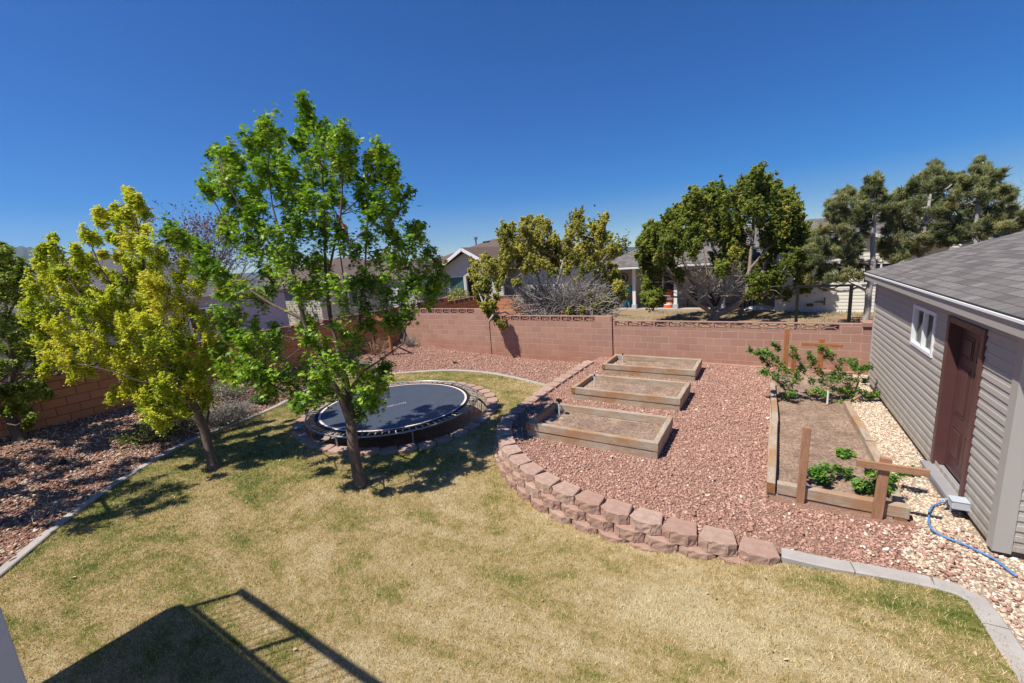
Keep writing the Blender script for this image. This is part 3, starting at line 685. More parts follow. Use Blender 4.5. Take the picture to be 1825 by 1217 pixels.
# ------------------------------------------------------------------ trampoline
tr = empty('trampoline', (TC[0], TC[1], TZ), 0, 'round sunken trampoline with black mat, pale ring stripe and open springs', 'trampoline')
tr.rotation_euler = (-.014, 0, 0)   # its near side stands a little higher
def torus(R, r, k=96, q=8, z=0):
    mb = MB()
    for i in range(k):
        for j in range(q):
            a = 2 * pi * i / k; b_ = 2 * pi * j / q; mb.v.append(((R + r * cos(b_)) * cos(a), (R + r * cos(b_)) * sin(a), z + r * sin(b_)))
    for i in range(k):
        for j in range(q): mb.f.append((i * q + j, ((i + 1) % k) * q + j, ((i + 1) % k) * q + (j + 1) % q, i * q + (j + 1) % q))
    return mb
torus(TR, .021).build('frame', MT['steel'], tr, smooth=True)
def disc(R, z, k=96, R0=0):
    mb = MB()
    if R0 == 0:
        rings = 10; mb.v.append((0, 0, z - .03))
        for q in range(1, rings + 1):
            for i in range(k): a = 2 * pi * i / k; r_ = R * q / rings; mb.v.append((r_ * cos(a), r_ * sin(a), z - .03 * (1 - (q / rings) ** 2)))
        mb.f += [(0, 1 + i, 1 + (i + 1) % k) for i in range(k)]
        for q in range(rings - 1):
            for i in range(k): mb.f.append((1 + q * k + i, 1 + (q + 1) * k + i, 1 + (q + 1) * k + (i + 1) % k, 1 + q * k + (i + 1) % k))
    else:
        for rr_ in (R0, R):
            for i in range(k): a = 2 * pi * i / k; mb.v.append((rr_ * cos(a), rr_ * sin(a), z))
        mb.f += [(i, k + i, k + (i + 1) % k, (i + 1) % k) for i in range(k)]
    return mb
RM = TR - .20
disc(RM - .09, 0).build('jumping_mat', MT['mat'], tr, smooth=True)
disc(RM, .002, R0=RM - .0905).build('mat_edge', MT['matedge'], tr)
disc(RM - .075, .006, R0=RM - .125).build('ring_stripe', MT['stripe'], tr)
torus(RM, .008, q=5).build('mat_hem', MT['matedge'], tr)
for i in range(88):
    a = 2 * pi * (i + .5) / 88; mb = MB(); c_, s_ = cos(a), sin(a)
    mb.tube([((RM - .01) * c_, (RM - .01) * s_, 0), ((RM + .03) * c_, (RM + .03) * s_, .004)], .004, 4)
    mb.tube([((RM + .03) * c_, (RM + .03) * s_, .004), ((TR - .05) * c_, (TR - .05) * s_, .004)], .0125, 6)
    mb.tube([((TR - .05) * c_, (TR - .05) * s_, .004), ((TR - .01) * c_, (TR - .01) * s_, 0)], .004, 4)
    mb.build('spring', MT['spring'], tr)
for i in range(8):
    a = 2 * pi * (i + .25) / 8
    mb = MB(); x, y = TR * cos(a), TR * sin(a); mb.tube([(x, y, 0), (x * .985, y * .985, -.72)], .02, 7); mb.build('leg', MT['steel'], tr)
# lettering on the mat: read from the far side, so it faces away from the camera
cu = bpy.data.curves.new('mat_lettering', 'FONT'); cu.body = 'DOYUEE'; cu.size = .185; cu.align_x = 'CENTER'; cu.align_y = 'CENTER'; cu.offset = -.004; cu.space_character = 1.08
to = bpy.data.objects.new('mat_lettering', cu); COL.objects.link(to)
bpy.context.view_layer.update(); dg = bpy.context.evaluated_depsgraph_get()
tm = bpy.data.meshes.new_from_object(to.evaluated_get(dg)); bpy.data.objects.remove(to)
P1 = at(723, 716, TZ); P0 = at(690, 724, TZ); c0 = (P0 + P1) / 2; ang = atan2(P0[1] - P1[1], P0[0] - P1[0])
to = obj('mat_lettering', tm, MT['stripe'], tr); to.location = (c0[0] - TC[0], c0[1] - TC[1], -.012); to.rotation_euler = (0, 0, ang)
ww_ = max(v.co.x for v in tm.vertices) - min(v.co.x for v in tm.vertices); k = float(np.linalg.norm(P1 - P0)) / ww_; to.scale = (k, k * 1.25, 1)

# ------------------------------------------------------------------ raised boxes
def rough_box(name, x0, x1, y0, y1, z0, z1, m, parent, j=.004, seed=0):
    """weathered timber: slightly wavy edges"""
    r = random.Random(seed); me = MB().box(x0, x1, y0, y1, z0, z1).mesh(name); bm = bmesh.new(); bm.from_mesh(me)
    L = max(x1 - x0, y1 - y0)
    bmesh.ops.bevel(bm, geom=bm.edges[:], offset=.007, segments=1, affect='EDGES')
    le = [e for e in bm.edges if e.calc_length() > L * .8]; bmesh.ops.subdivide_edges(bm, edges=le, cuts=9, use_grid_fill=True)
    ph = r.uniform(0, 6)
    for v in bm.verts:
        t_ = (v.co.x + v.co.y) * 2.2 + ph; v.co.z += sin(t_) * j + r.uniform(-.0015, .0015); v.co.y += cos(t_ * 1.3) * j * .6
    bm.to_mesh(me); bm.free(); return obj(name, me, m, parent)
lab = ['nearest of the three raised timber planter boxes, partly in tree shade', 'middle one of the three raised timber planter boxes', 'farthest raised timber planter box, next to the back block wall']
for bi, (x, y) in enumerate(BEDS):
    r0 = empty('planter_box', (x, y, .24), [0.01, -.004, .012][bi], lab[bi], 'planter box', 'raised timber planter boxes')
    t_ = .09; L, Wd = 2.44, 1.22
    for lay in range(2):
        z0 = .155 * lay + .002; z1 = z0 + .15; q = .012 if lay == 0 else 0
        rough_box('long_board', 0 + (t_ if lay else 0) + q, L - (0 if lay else t_) - q, q, t_ + q, z0, z1, MT['timber'], r0, seed=bi * 10 + lay)
        rough_box('long_board', 0 + (t_ if not lay else 0) + q, L - (t_ if lay else 0) - q, Wd - t_ - q, Wd - q, z0, z1, MT['timber'], r0, seed=bi * 10 + lay + 3)
        rough_box('short_board', q, t_ + q, (0 if lay else t_) + q, Wd - (t_ if lay else 0) - q, z0, z1, MT['timber_y'], r0, seed=bi * 10 + lay + 5)
        rough_box('short_board', L - t_ - q, L - q, (t_ if lay else 0) + q, Wd - (0 if lay else t_) - q, z0, z1, MT['timber_y'], r0, seed=bi * 10 + lay + 7)
    MB().box(-.002, t_ - .003, -.003, .004, .165, .298).build('end_grain', MT['endgrain'], r0)
    # soil with clods
    n = 34; mb = MB(); g_ = [[None] * 18 for _ in range(n)]
    for i in range(n):
        for j in range(18):
            xx = t_ + (L - 2 * t_) * i / (n - 1); yy = t_ + (Wd - 2 * t_) * j / 17; g_[i][j] = len(mb.v)
            mb.v.append((xx, yy, [.15, .17, .16][bi] + .012 * sin(xx * 3 + bi) + random.uniform(-.016, .022)))
    for i in range(n - 1):
        for j in range(17): mb.f.append((g_[i][j], g_[i + 1][j], g_[i + 1][j + 1], g_[i][j + 1]))
    mb.build('soil', MT['bedsoil'], r0, smooth=True)
    # watering riser standing in the soil
    rp = empty('riser_pipe', (x + .26 + .02 * bi, y + [.93, .78, .93][bi], .36), 0, ['white riser pipe with black head in the nearest planter box', 'white riser pipe in the middle planter box', 'white riser pipe in the farthest planter box'][bi], 'pipe', 'white riser pipes in the planters')
    h = [.30, .27, .25][bi]
    MB().tube([(0, 0, 0), (.012, -.01, h)], .016, 8).build('tube', MT['pipe'], rp)
    mb = MB(); mb.tube([(.012, -.01, h), (.012, -.01, h + .05)], .024 if bi == 0 else .02, 8)
    if bi == 0: mb.bar((-.05, .02, h + .05), (.07, -.03, h + .06), .05, .05)
    mb.build('cap', MT['blackmetal'], rp)

# long planter beside the shed
lp = empty('planter_bed', (0, 0, 0), 0, 'long narrow timber edged vegetable bed beside the grey shed', 'planter bed')
def tim(name, a, b_, w_, z0, z1, m, seed, parent=lp):
    a = np.array(a, float); b_ = np.array(b_, float); L = float(np.linalg.norm(b_ - a)); o = rough_box(name, 0, L, -w_ / 2, w_ / 2, 0, z1 - z0, m, parent, .005, seed)
    o.location = (a[0], a[1], z0); o.rotation_euler = (0, 0, atan2(*(b_ - a)[::-1])); return o
tim('side_board', (.06, 6.07), (.09, 8.45), .10, .30, .45, MT['timber'], 1); tim('side_board', (.10, 8.47), (.04, 10.9), .10, .30, .44, MT['timber'], 2)
tim('side_board', (.06, 6.185), (.06, 12.1), .10, .20, .298, MT['timber'], 3)
tim('front_board', (.13, 6.12), (1.44, 6.12), .10, .30, .45, MT['timber'], 4); tim('front_board', (.02, 6.13), (1.30, 6.13), .10, .2, .298, MT['timber'], 5)
tim('side_board', (1.38, 6.175), (1.34, 8.0), .10, .28, .44, MT['timber'], 6); tim('side_board', (1.34, 8.02), (1.27, 9.9), .10, .28, .46, MT['timber'], 7)
tim('side_board', (1.36, 6.185), (1.30, 9.9), .10, .2, .278, MT['timber'], 8)
MB().box(.012, .108, 6.062, 6.085, .303, .447).build('end_grain', MT['endgrain'], lp); MB().box(1.305, 1.42, 6.076, 6.17, .2, .296).build('end_grain', MT['endgrain'], lp)
region('bed_soil', [(.07, 6.15), (1.36, 6.15), (1.3, 9.9), (1.75, 12.2), (.07, 12.2)], lambda X, Y: .33 + .012 * np.sin(X * 4 + Y * 1.3), MT['bedsoil'], .12, amp=.006)

# trellis posts
def post(x, y, z0, h, w_, d_, name_label, m, lean=(0, 0), bar=None, grp=None, nm='trellis_post'):
    r0 = empty(nm, (x, y, z0), 0, name_label, 'post', grp); r0.rotation_euler = (lean[0], lean[1], .02)
    MB().box(-w_ / 2, w_ / 2, -d_ / 2, d_ / 2, -.1, h).build('upright', m, r0, bevel=.005)
    if bar:
        bz, x0_, x1_, bh, tilt = bar; mb = MB(); mb.bar((x0_, -d_ / 2 - .02, bz - tilt), (x1_, -d_ / 2 - .02, bz + tilt), .036, bh); mb.build('crossbar', MT['redbar'] if m is MT['redwood2'] else MT['redwood'], r0, bevel=.004)
    return r0
P = at(1424, 885, .22)
post(P[0], 6.045, .2, 1.10, .09, .04, 'plain upright reddish post screwed to the near end of the long bed', MT['redwood2'], (0, .02))
P = at(1557, 915, .22)
post(P[0], 6.04, .2, .84, .10, .05, 'cross-shaped weathered post at the near right corner of the long bed', MT['redwood2'], (0, .035), (.75, -.27, .37, .085, .010))
P = at(1399, 650, .3)
post(.30, 12.35, .2, 1.22, .10, .05, 'tallest rust brown post in front of the back wall', MT['redwood'])
post(.46, 12.1, .2, .85, .10, .05, 'short dark post half hidden by the left raspberry clump', MT['redwood'], (.1, 0))
post(1.0, 12.3, .2, 1.0, .11, .05, 'cross-shaped rust brown post in front of the back wall', MT['redwood'], (0, .01), (.86, -.40, .40, .075, -.005))
# trellis frame in the far left corner
tf = empty('garden_trellis', (-12.62, 11.1, .3), 0, 'orange stained post frame at the far corner behind the trampoline', 'trellis')
MB().box(-.05, .05, -.05, .05, -.1, 1.32).build('post', MT['redwood'], tf, bevel=.005)
MB().box(-1.33, -1.23, .33, .43, -.1, 1.55).build('post', MT['redwood'], tf, bevel=.005)
mb = MB(); mb.bar((-1.35, .36, 1.48), (.12, -.06, 1.25), .04, .14); mb.build('crossbar', MT['redwood'], tf, bevel=.004)

# riser in the long bed, irrigation riser
rp = empty('riser_pipe', (.98, 10.0, .33), 0, 'white riser pipe with yellow top among the raspberry leaves', 'pipe', 'white riser pipes in the planters')
MB().tube([(0, 0, 0), (0, 0, .30)], .018, 8).build('tube', MT['pipe'], rp); MB().tube([(0, 0, .30), (0, 0, .34)], .024, 8).build('cap', MT['drygold'], rp)

# ------------------------------------------------------------------ siding walls and roofs
def siding(L, z0, z1, course, openings, m, name, parent, depth=.016):
    """wall in local x (0..L), outward = -y, lapped boards"""
    mb = MB(); z = z0
    while z < z1 - .005:
        zt = min(z + course, z1); iv = [(0, L)]
        for (a0, a1, b0, b1) in openings:
            if b0 < (z + zt) / 2 < b1:
                nv = []
                for s, e in iv:
                    if a1 <= s or a0 >= e: nv.append((s, e)); continue
                    if a0 > s: nv.append((s, a0))
                    if a1 < e: nv.append((a1, e))
                iv = nv
        h = zt - z
        for s, e in iv:
            n = len(mb.v)
            for x in (s, e): mb.v += [(x, 0, z), (x, -depth, z + .001), (x, -depth * .82, z + h * .48), (x, -depth * .55, z + h * .54), (x, -depth * .25, z + h - .001), (x, 0, zt)]
            for j in range(5): mb.f.append((n + j, n + 6 + j, n + 7 + j, n + 1 + j))
            mb.f += [tuple(n + j for j in range(6)), tuple(n + 6 + j for j in reversed(range(6)))]
        z = zt
    # solid backing with the same holes
    xs = sorted({0, L} | {o[0] for o in openings} | {o[1] for o in openings}); zs = sorted({z0, z1} | {o[2] for o in openings} | {o[3] for o in openings})
    for i in range(len(xs) - 1):
        for j in range(len(zs) - 1):
            cx, cz = (xs[i] + xs[i + 1]) / 2, (zs[j] + zs[j + 1]) / 2
            if any(o[0] < cx < o[1] and o[2] < cz < o[3] for o in openings): continue
            mb.face([(xs[i], .001, zs[j]), (xs[i + 1], .001, zs[j]), (xs[i + 1], .001, zs[j + 1]), (xs[i], .001, zs[j + 1])])
    return mb.build(name, m, parent)
def roof_quads(quads, name, m, parent, thick=.03):
    """quads: list of (eaveL, eaveR, topR, topL); UV in metres; real thickness"""
    me = bpy.data.meshes.new(name); V = []; Fs = []; UVs = []
    for q in quads:
        q = [Vector(p) for p in q]; e = (q[1] - q[0]); eu = e.normalized(); nrm = e.cross(q[-1] - q[0]).normalized(); vv = nrm.cross(eu)
        if nrm.z < 0: nrm = -nrm
        n = len(V); k = len(q)
        V += [tuple(p) for p in q] + [tuple(p - nrm * thick) for p in q]
        uv = [((p - q[0]).dot(eu), (p - q[0]).dot(vv)) for p in q]
        Fs.append(tuple(range(n, n + k))); UVs.append(uv)
        Fs.append(tuple(n + k + i for i in reversed(range(k)))); UVs.append(list(reversed(uv)))
        for i in range(k): j = (i + 1) % k; Fs.append((n + i, n + k + i, n + k + j, n + j)); UVs.append([uv[i], uv[i], uv[j], uv[j]])
    me.from_pydata(V, [], Fs); me.update(); ul = me.uv_layers.new(name='UVMap'); i = 0
    for u in UVs:
        for c_ in u: ul.data[i].uv = c_; i += 1
    return obj(name, me, m, parent)

# ------------------------------------------------------------------ shed.  local frame: x runs from the near corner to the far one along the long side, outward = -y
A = radians(1.4)
shed = empty('shed', (2.02, 5.74, 0), pi / 2 + A, 'grey vinyl sided shed with shingled roof and maroon door at the right', 'shed')
# local x -> world (-sin A, cos A); local -y -> must point to world -x : rotation by 90deg+A sends -y to +x, so mirror with y positive outward
def SB(): return MB()
def flipy(o):
    me = o.data
    for v in me.vertices: v.co.y = -v.co.y
    me.flip_normals(); return o
LS = 6.08; B0, EZ = .36, 2.66
door = (.80, 1.86, .42, 2.46); win = (2.35, 3.37, 1.79, 2.44)
flipy(siding(LS, B0, EZ, .1143, [door, win], MT['siding'], 'wall', shed, .016))
o = siding(7.0, B0, EZ, .1143, [], MT['siding'], 'wall', shed, .016); o.rotation_euler = (0, 0, -pi / 2)   # near end wall runs away to the right
# gable infill + far end wall
mb = MB(); mb.face([(LS, 0, B0), (LS, -7, B0), (LS, -7, EZ), (LS, -3.5, 3.72), (LS, 0, EZ)]); mb.face([(0.002, 0, EZ), (0.002, -3.5, 3.72), (0.002, -7, EZ)]); mb.face([(0, -7, B0), (LS, -7, B0), (LS, -7, EZ), (0, -7, EZ)]); mb.build('gable', MT['siding'], shed)
mb = MB(); mb.box(.02, LS - .02, -6.98, -.02, .12, B0 - .004); mb.build('footing', MT['found'], shed)
mb = MB()
mb.prism([(-.022, -.11), (.0, -.11), (.0, .0), (.11, .0), (.11, .026), (-.022, .026)], B0 - .03, EZ - .001); mb.build('corner_trim', MT['trimT'], shed)
MB().box(LS - .05, LS + .02, 0, .028, B0 - .03, EZ).build('corner_trim', MT['trimT'], shed, bevel=.004)
# roof: slope 3.5 in 12
sl = .285; ov = .2; run = 3.5 + ov; z_e = 2.79; x0_, x1_ = -.70, LS + .18
roof_quads([[(x1_, ov, z_e), (x0_, ov, z_e), (x0_, -3.5, z_e + run * sl), (x1_, -3.5, z_e + run * sl)], [(x0_, -7.2, z_e), (x1_, -7.2, z_e), (x1_, -3.5, z_e + run * sl), (x0_, -3.5, z_e + run * sl)]], 'roof', MT['shing'], shed)
mb = MB(); mb.box(x0_, x1_, ov - .02, ov, EZ - .04, z_e - .035); mb.build('fascia', MT['trimT'], shed)
mb = MB(); mb.box(x0_, x1_, .001, ov - .021, EZ - .03, EZ - .012)
mb.bar((x1_ - .01, ov - .02, z_e - .1), (x1_ - .01, -3.5, z_e - .1 + run * sl), .02, .13); mb.bar((x0_ + .01, ov - .02, z_e - .1), (x0_ + .01, -3.5, z_e - .1 + run * sl), .02, .13)
mb.build('soffit', MT['trimT'], shed)
mb = MB(); mb.box(x0_, x1_, ov, ov + .022, z_e - .045, z_e - .02); mb.build('drip_edge', MT['white'], shed)
MB().box(x0_ - .02, x0_ + .05, ov - .01, ov + .05, EZ - .02, z_e - .01).build('gutter_end', MT['white'], shed, bevel=.004)
# door
a0, a1, b0, b1 = door
mb = MB(); fw_ = .07
mb.box(a0 - .02, a0 + fw_, -.14, .035, b0, b1 + .02); mb.box(a1 - fw_, a1 + .02, -.14, .035, b0, b1 + .02); mb.box(a0 + fw_, a1 - fw_, -.14, .034, b1 - .06, b1 + .019)
mb.build('door_frame', MT['door'], shed, bevel=.006)
dr = MB().box(a0 + fw_ + .004, a1 - fw_ - .004, -.13, -.09, b0 + .02, b1 - .064).build('door', MT['door'], shed)
w_ = a1 - a0 - 2 * fw_; cx = (a0 + a1) / 2
for zz0, zz1 in ((1.98, 2.26), (1.22, 1.88), (.62, 1.06)):
    for s in (-1, 1):
        xa, xb = sorted((cx + s * .05, cx + s * (w_ / 2 - .10)))
        mb = MB(); d0 = -.089; rim = .018
        mb.box(xa, xb, d0 - .0, d0 + .006, zz0, zz0 + rim); mb.box(xa, xb, d0, d0 + .006, zz1 - rim, zz1); mb.box(xa, xa + rim, d0, d0 + .0062, zz0 + rim, zz1 - rim); mb.box(xb - rim, xb, d0, d0 + .0062, zz0 + rim, zz1 - rim)
        mb.box(xa + rim * 2.2, xb - rim * 2.2, d0, d0 + .009, zz0 + rim * 2.2, zz1 - rim * 2.2)
        mb.build('panel', MT['door'], dr, bevel=.003)
mb = MB(); mb.box(a0 - .02, a1 + .02, -.09, .13, b0 - .06, b0 - .001); mb.box(a0, a1, -.0, .11, b0 - .16, b0 - .062); mb.build('door_sill', MT['sill'], shed, bevel=.005)
mb = MB()
mb.face([(a0 + fw_, -.131, b0), (a1 - fw_, -.131, b0), (a1 - fw_, -.131, b1), (a0 + fw_, -.131, b1)]); mb.build('door_backing', MT['door'], shed)
# window
a0, a1, b0, b1 = win
wf = MB(); e = .055
wf.box(a0, a1, -.05, .032, b0, b0 + e); wf.box(a0, a1, -.05, .032, b1 - e, b1); wf.box(a0, a0 + e, -.05, .031, b0 + e, b1 - e); wf.box(a1 - e, a1, -.05, .031, b0 + e, b1 - e); wf.box((a0 + a1) / 2 - .025, (a0 + a1) / 2 + .025, -.04, .022, b0 + e, b1 - e)
wo = wf.build('window', MT['white'], shed, bevel=.004)
MB().box(a0 + e, a1 - e, -.032, -.026, b0 + e, b1 - e).build('pane', MT['clear'], wo)
# things seen through the glass: pleated curtain and a shelf
mb = MB()
for i in range(18): x = a0 + .55 + i * .025; mb.box(x, x + .02, -.20 - .02 * (i % 2), -.19 - .02 * (i % 2), b0 + .02, b1 - .02)
mb.build('curtain', MT['found'], shed)
mb = MB(); mb.box(a0 - .3, a1 + .3, -1.0, -.96, b0 - .4, b1 + .2); mb.box(a0 + .1, a0 + .45, -.40, -.25, b0 - .1, b0 + .22); mb.build('inner_partition', MT['timber'], shed)
# junction box low on the shed wall
jb = empty('junction_box', (0, 0, 0), 0, 'pale grey outlet box on the shed wall below the door sill', 'outlet box')
jx = .66; cA, sA = cos(A), sin(A)
def SW(t_, out, z): return (2.02 - sA * t_ - cA * out, 5.74 + cA * t_ - sA * out, z)
jb.location = SW(jx, .03, .40); jb.rotation_euler = (0, 0, A)
MB().box(-.13, .03, -.065, .065, 0, .10).build('box', MT['greybox'], jb, bevel=.008); MB().box(-.138, .032, -.07, .07, .094, .108).build('lid', MT['greybox'], jb, bevel=.003)
# hose
hp = [SW(.72, .20, .43), tuple(at(1695, 890, .34)), tuple(at(1675, 896, .305)), tuple(at(1660, 905, .302)), tuple(at(1655, 925, .302)), tuple(at(1662, 944, .302)), tuple(at(1685, 957, .302)), tuple(at(1712, 967, .302)), tuple(at(1740, 980, .302)), tuple(at(1772, 996, .302)), tuple(at(1790, 1010, .302)), tuple(at(1812, 1027, .302))]
hpp = [tuple(p + np.array([random.uniform(-.004, .004), random.uniform(-.004, .004), 0])) for p in smoothline(hp, 6)]
h_ = empty('hose', (0, 0, 0), 0, 'blue water hose curling from the outlet box over the cream gravel', 'hose')
MB().tube(hpp, .011, 7).build('hose_line', MT['hose'], h_, smooth=True)
MB().tube([hpp[0], hpp[3]], .022, 8).build('connector', MT['greybox'], h_)

# ------------------------------------------------------------------ deck beside the camera, whose rail throws the shadow on the lawn
SD = np.array([.336, .46])          # shadow shift per metre of height
C0 = at(320, 1082, 0)[:2]; hz = 3.0
dc = C0 - SD * hz                   # deck corner in plan
dk = empty('deck', (dc[0], dc[1], 0), 0, 'raised wooden deck with a railing at the left of the camera', 'deck')
DLX, DLY = 4.2, 3.2                 # runs +x and -y from its corner
mb = MB(); nb = 30
for i in range(nb): y1 = -DLY * i / nb; mb.box(0, DLX, y1 - DLY / nb + .006, y1, hz - .03, hz)
mb.box(0, DLX, -DLY, 0, hz - .05, hz - .034); mb.build('floor_boards', MT['deckwood'], dk)
mb = MB(); mb.box(-.04, 0, -DLY, .04, hz - .25, hz - .002); mb.box(0, DLX, 0, .04, hz - .25, hz - .002); mb.build('rim_joist', MT['white'], dk)
for x, y in ((.9, -.9), (DLX - .3, -.9), (.9, -DLY + .1), (DLX - .3, -DLY + .1)):
    MB().box(x - .06, x + .06, y - .06, y + .06, -.4, hz - .05).build('support_post', MT['white'], dk)
TOPR = hz + 1.02
for x, y in ((.03, -.03), (1.25, -.03), (2.45, -.03), (3.65, -.03)):
    MB().box(x - .022, x + .022, y - .022, y + .022, hz, TOPR).build('rail_post', MT['white'], dk)
mb = MB(); mb.box(-.02, DLX, -.055, .02, TOPR, TOPR + .045); mb.build('top_rail', MT['white'], dk)
mb = MB(); mb.box(.055, DLX, -.05, -.01, hz + .20, hz + .24); mb.build('bottom_rail', MT['white'], dk)
mb = MB(); n = 34
for i in range(n): x = .1 + i * (DLX - .2) / n; mb.box(x - .004, x + .004, -.034, -.026, hz + .24, TOPR)
mb.build('baluster_row', MT['white'], dk)
# near post at the frame's lower left corner
Pa = dep(24, 1131, 1.05); u_ = RT.copy(); u_[2] = 0; u_ /= np.linalg.norm(u_)
pp = empty('porch_post', (0, 0, 0), 0, 'blurred pale grey post close to the camera at the lower left corner', 'post')
cx_, cy_ = Pa[0] - (u_[0] + hx[0]) * .15, Pa[1] - (u_[1] + hx[1]) * .15
o = MB().box(-.15, .15, -.15, .15, -.2, 4.4).build('shaft', MT['postgrey'], pp, bevel=.01); o.location = (cx_, cy_, 0); o.rotation_euler = (radians(0), 0, atan2(u_[1], u_[0]))
o = MB().box(-.18, .18, -.18, .18, -.35, -.18).build('plinth', MT['postgrey'], pp, bevel=.01); o.location = (cx_, cy_, 0); o.rotation_euler = (0, 0, atan2(u_[1], u_[0]))
# ==== PART 2: plants ====
MT['barkd2'] = bark('brown_juniper_bark', (.13, .095, .07), (.34, .27, .22))
MT['leaf_maple'] = tint_mat('maple_leaves', [(0, (.05, .125, .008)), (.3, (.15, .30, .014)), (.65, (.32, .49, .03)), (.95, (.48, .60, .06)), (1, (.36, .24, .06))], .5, .35, .32)
MT['leaf_pear'] = tint_mat('yellow_green_leaves', [(0, (.17, .27, .015)), (.3, (.46, .54, .03)), (.7, (.74, .74, .06)), (.97, (.88, .78, .14)), (1, (.55, .32, .05))], .5, .3, .45)
MT['leaf_dark'] = tint_mat('small_green_leaves', [(0, (.07, .13, .014)), (.4, (.21, .29, .028)), (.8, (.40, .46, .06)), (1, (.55, .55, .13))], .45, .4, .28)
MT['leaf_jun'] = tint_mat('juniper_foliage', [(0, (.045, .08, .014)), (.4, (.125, .165, .024)), (.8, (.24, .275, .04)), (1, (.36, .31, .05))], .75, .15, .1)
MT['leaf_jung'] = tint_mat('golden_juniper_foliage', [(0, (.09, .115, .022)), (.35, (.24, .25, .04)), (.75, (.44, .39, .06)), (1, (.60, .49, .09))], .75, .15, .1)
MT['leaf_pine'] = tint_mat('pine_needles', [(0, (.05, .07, .03)), (.45, (.145, .175, .06)), (.8, (.27, .27, .11)), (1, (.40, .32, .12))], .7, .2, .06)
MT['leaf_rasp'] = tint_mat('raspberry_leaves', [(0, (.03, .09, .014)), (.4, (.085, .22, .026)), (.85, (.19, .37, .045)), (1, (.36, .40, .07))], .5, .35, .28)
MT['bud'] = tint_mat('purple_buds', [(0, (.12, .07, .07)), (.5, (.25, .16, .16)), (1, (.34, .25, .22))], .9, .1, .1)
MT['litter'] = tint_mat('dry_leaf_litter', [(0, (.25, .14, .06)), (.5, (.45, .33, .18)), (1, (.60, .50, .34))], .9, .1)

def T_maple():
    pr = [(270, .22), (318, .42), (345, .72), (8, .42), (38, .95), (64, .46), (90, 1.05), (116, .46), (142, .95), (172, .42), (195, .72), (222, .42)]
    v = [(0, 0, .0)] + [(r * cos(radians(a)), r * sin(radians(a)), -.16 * r * r) for a, r in pr]; n = len(pr)
    return np.array(v) * .5, np.array([(0, 1 + i, 1 + (i + 1) % n) for i in range(n)])
def T_oval(w=.55):
    v = [(0, -.5, 0), (w / 2, -.12, .10), (w * .38, .25, .10), (0, .55, -.04), (-w * .38, .25, .10), (-w / 2, -.12, .10), (0, .02, 0)]
    return np.array(v), np.array([(6, 0, 1), (6, 1, 2), (6, 2, 3), (6, 3, 4), (6, 4, 5), (6, 5, 0)])
def T_sprig(k=6, spread=.8, w=.13, seed=1):
    r = np.random.default_rng(seed); V = []; Fc = []
    for i in range(k):
        a = 2 * pi * i / k + r.uniform(-.4, .4); t_ = r.uniform(.15, spread); d = np.array([cos(a) * sin(t_), sin(a) * sin(t_), cos(t_)]); L = r.uniform(.6, 1.05)
        e = np.cross(d, [0.1, .2, 1.]); e /= np.linalg.norm(e); g_ = np.cross(d, e); o_ = d * .05; n = len(V)
        for q in range(3): b_ = 2 * pi * q / 3; V.append(o_ + d * L * .4 + (e * cos(b_) + g_ * sin(b_)) * w)
        V.append(d * L); V.append(o_)
        Fc += [(n, n + 1, n + 3), (n + 1, n + 2, n + 3), (n + 2, n, n + 3), (n + 1, n, n + 4), (n + 2, n + 1, n + 4), (n, n + 2, n + 4)]
    return np.array(V), np.array(Fc)
TM_MAPLE, TM_OVAL, TM_SPRIG, TM_PINE = T_maple(), T_oval(), T_sprig(), T_sprig(9, 1.25, .045, 4)

def B(ox, oy, sc, lst):
    """blob list given in an enlarged crop: origin, scale, (x, y, r)"""
    return [(ox + p[0] / sc, oy + p[1] / sc, (p[2] if len(p) > 2 else 30) / sc) for p in lst]

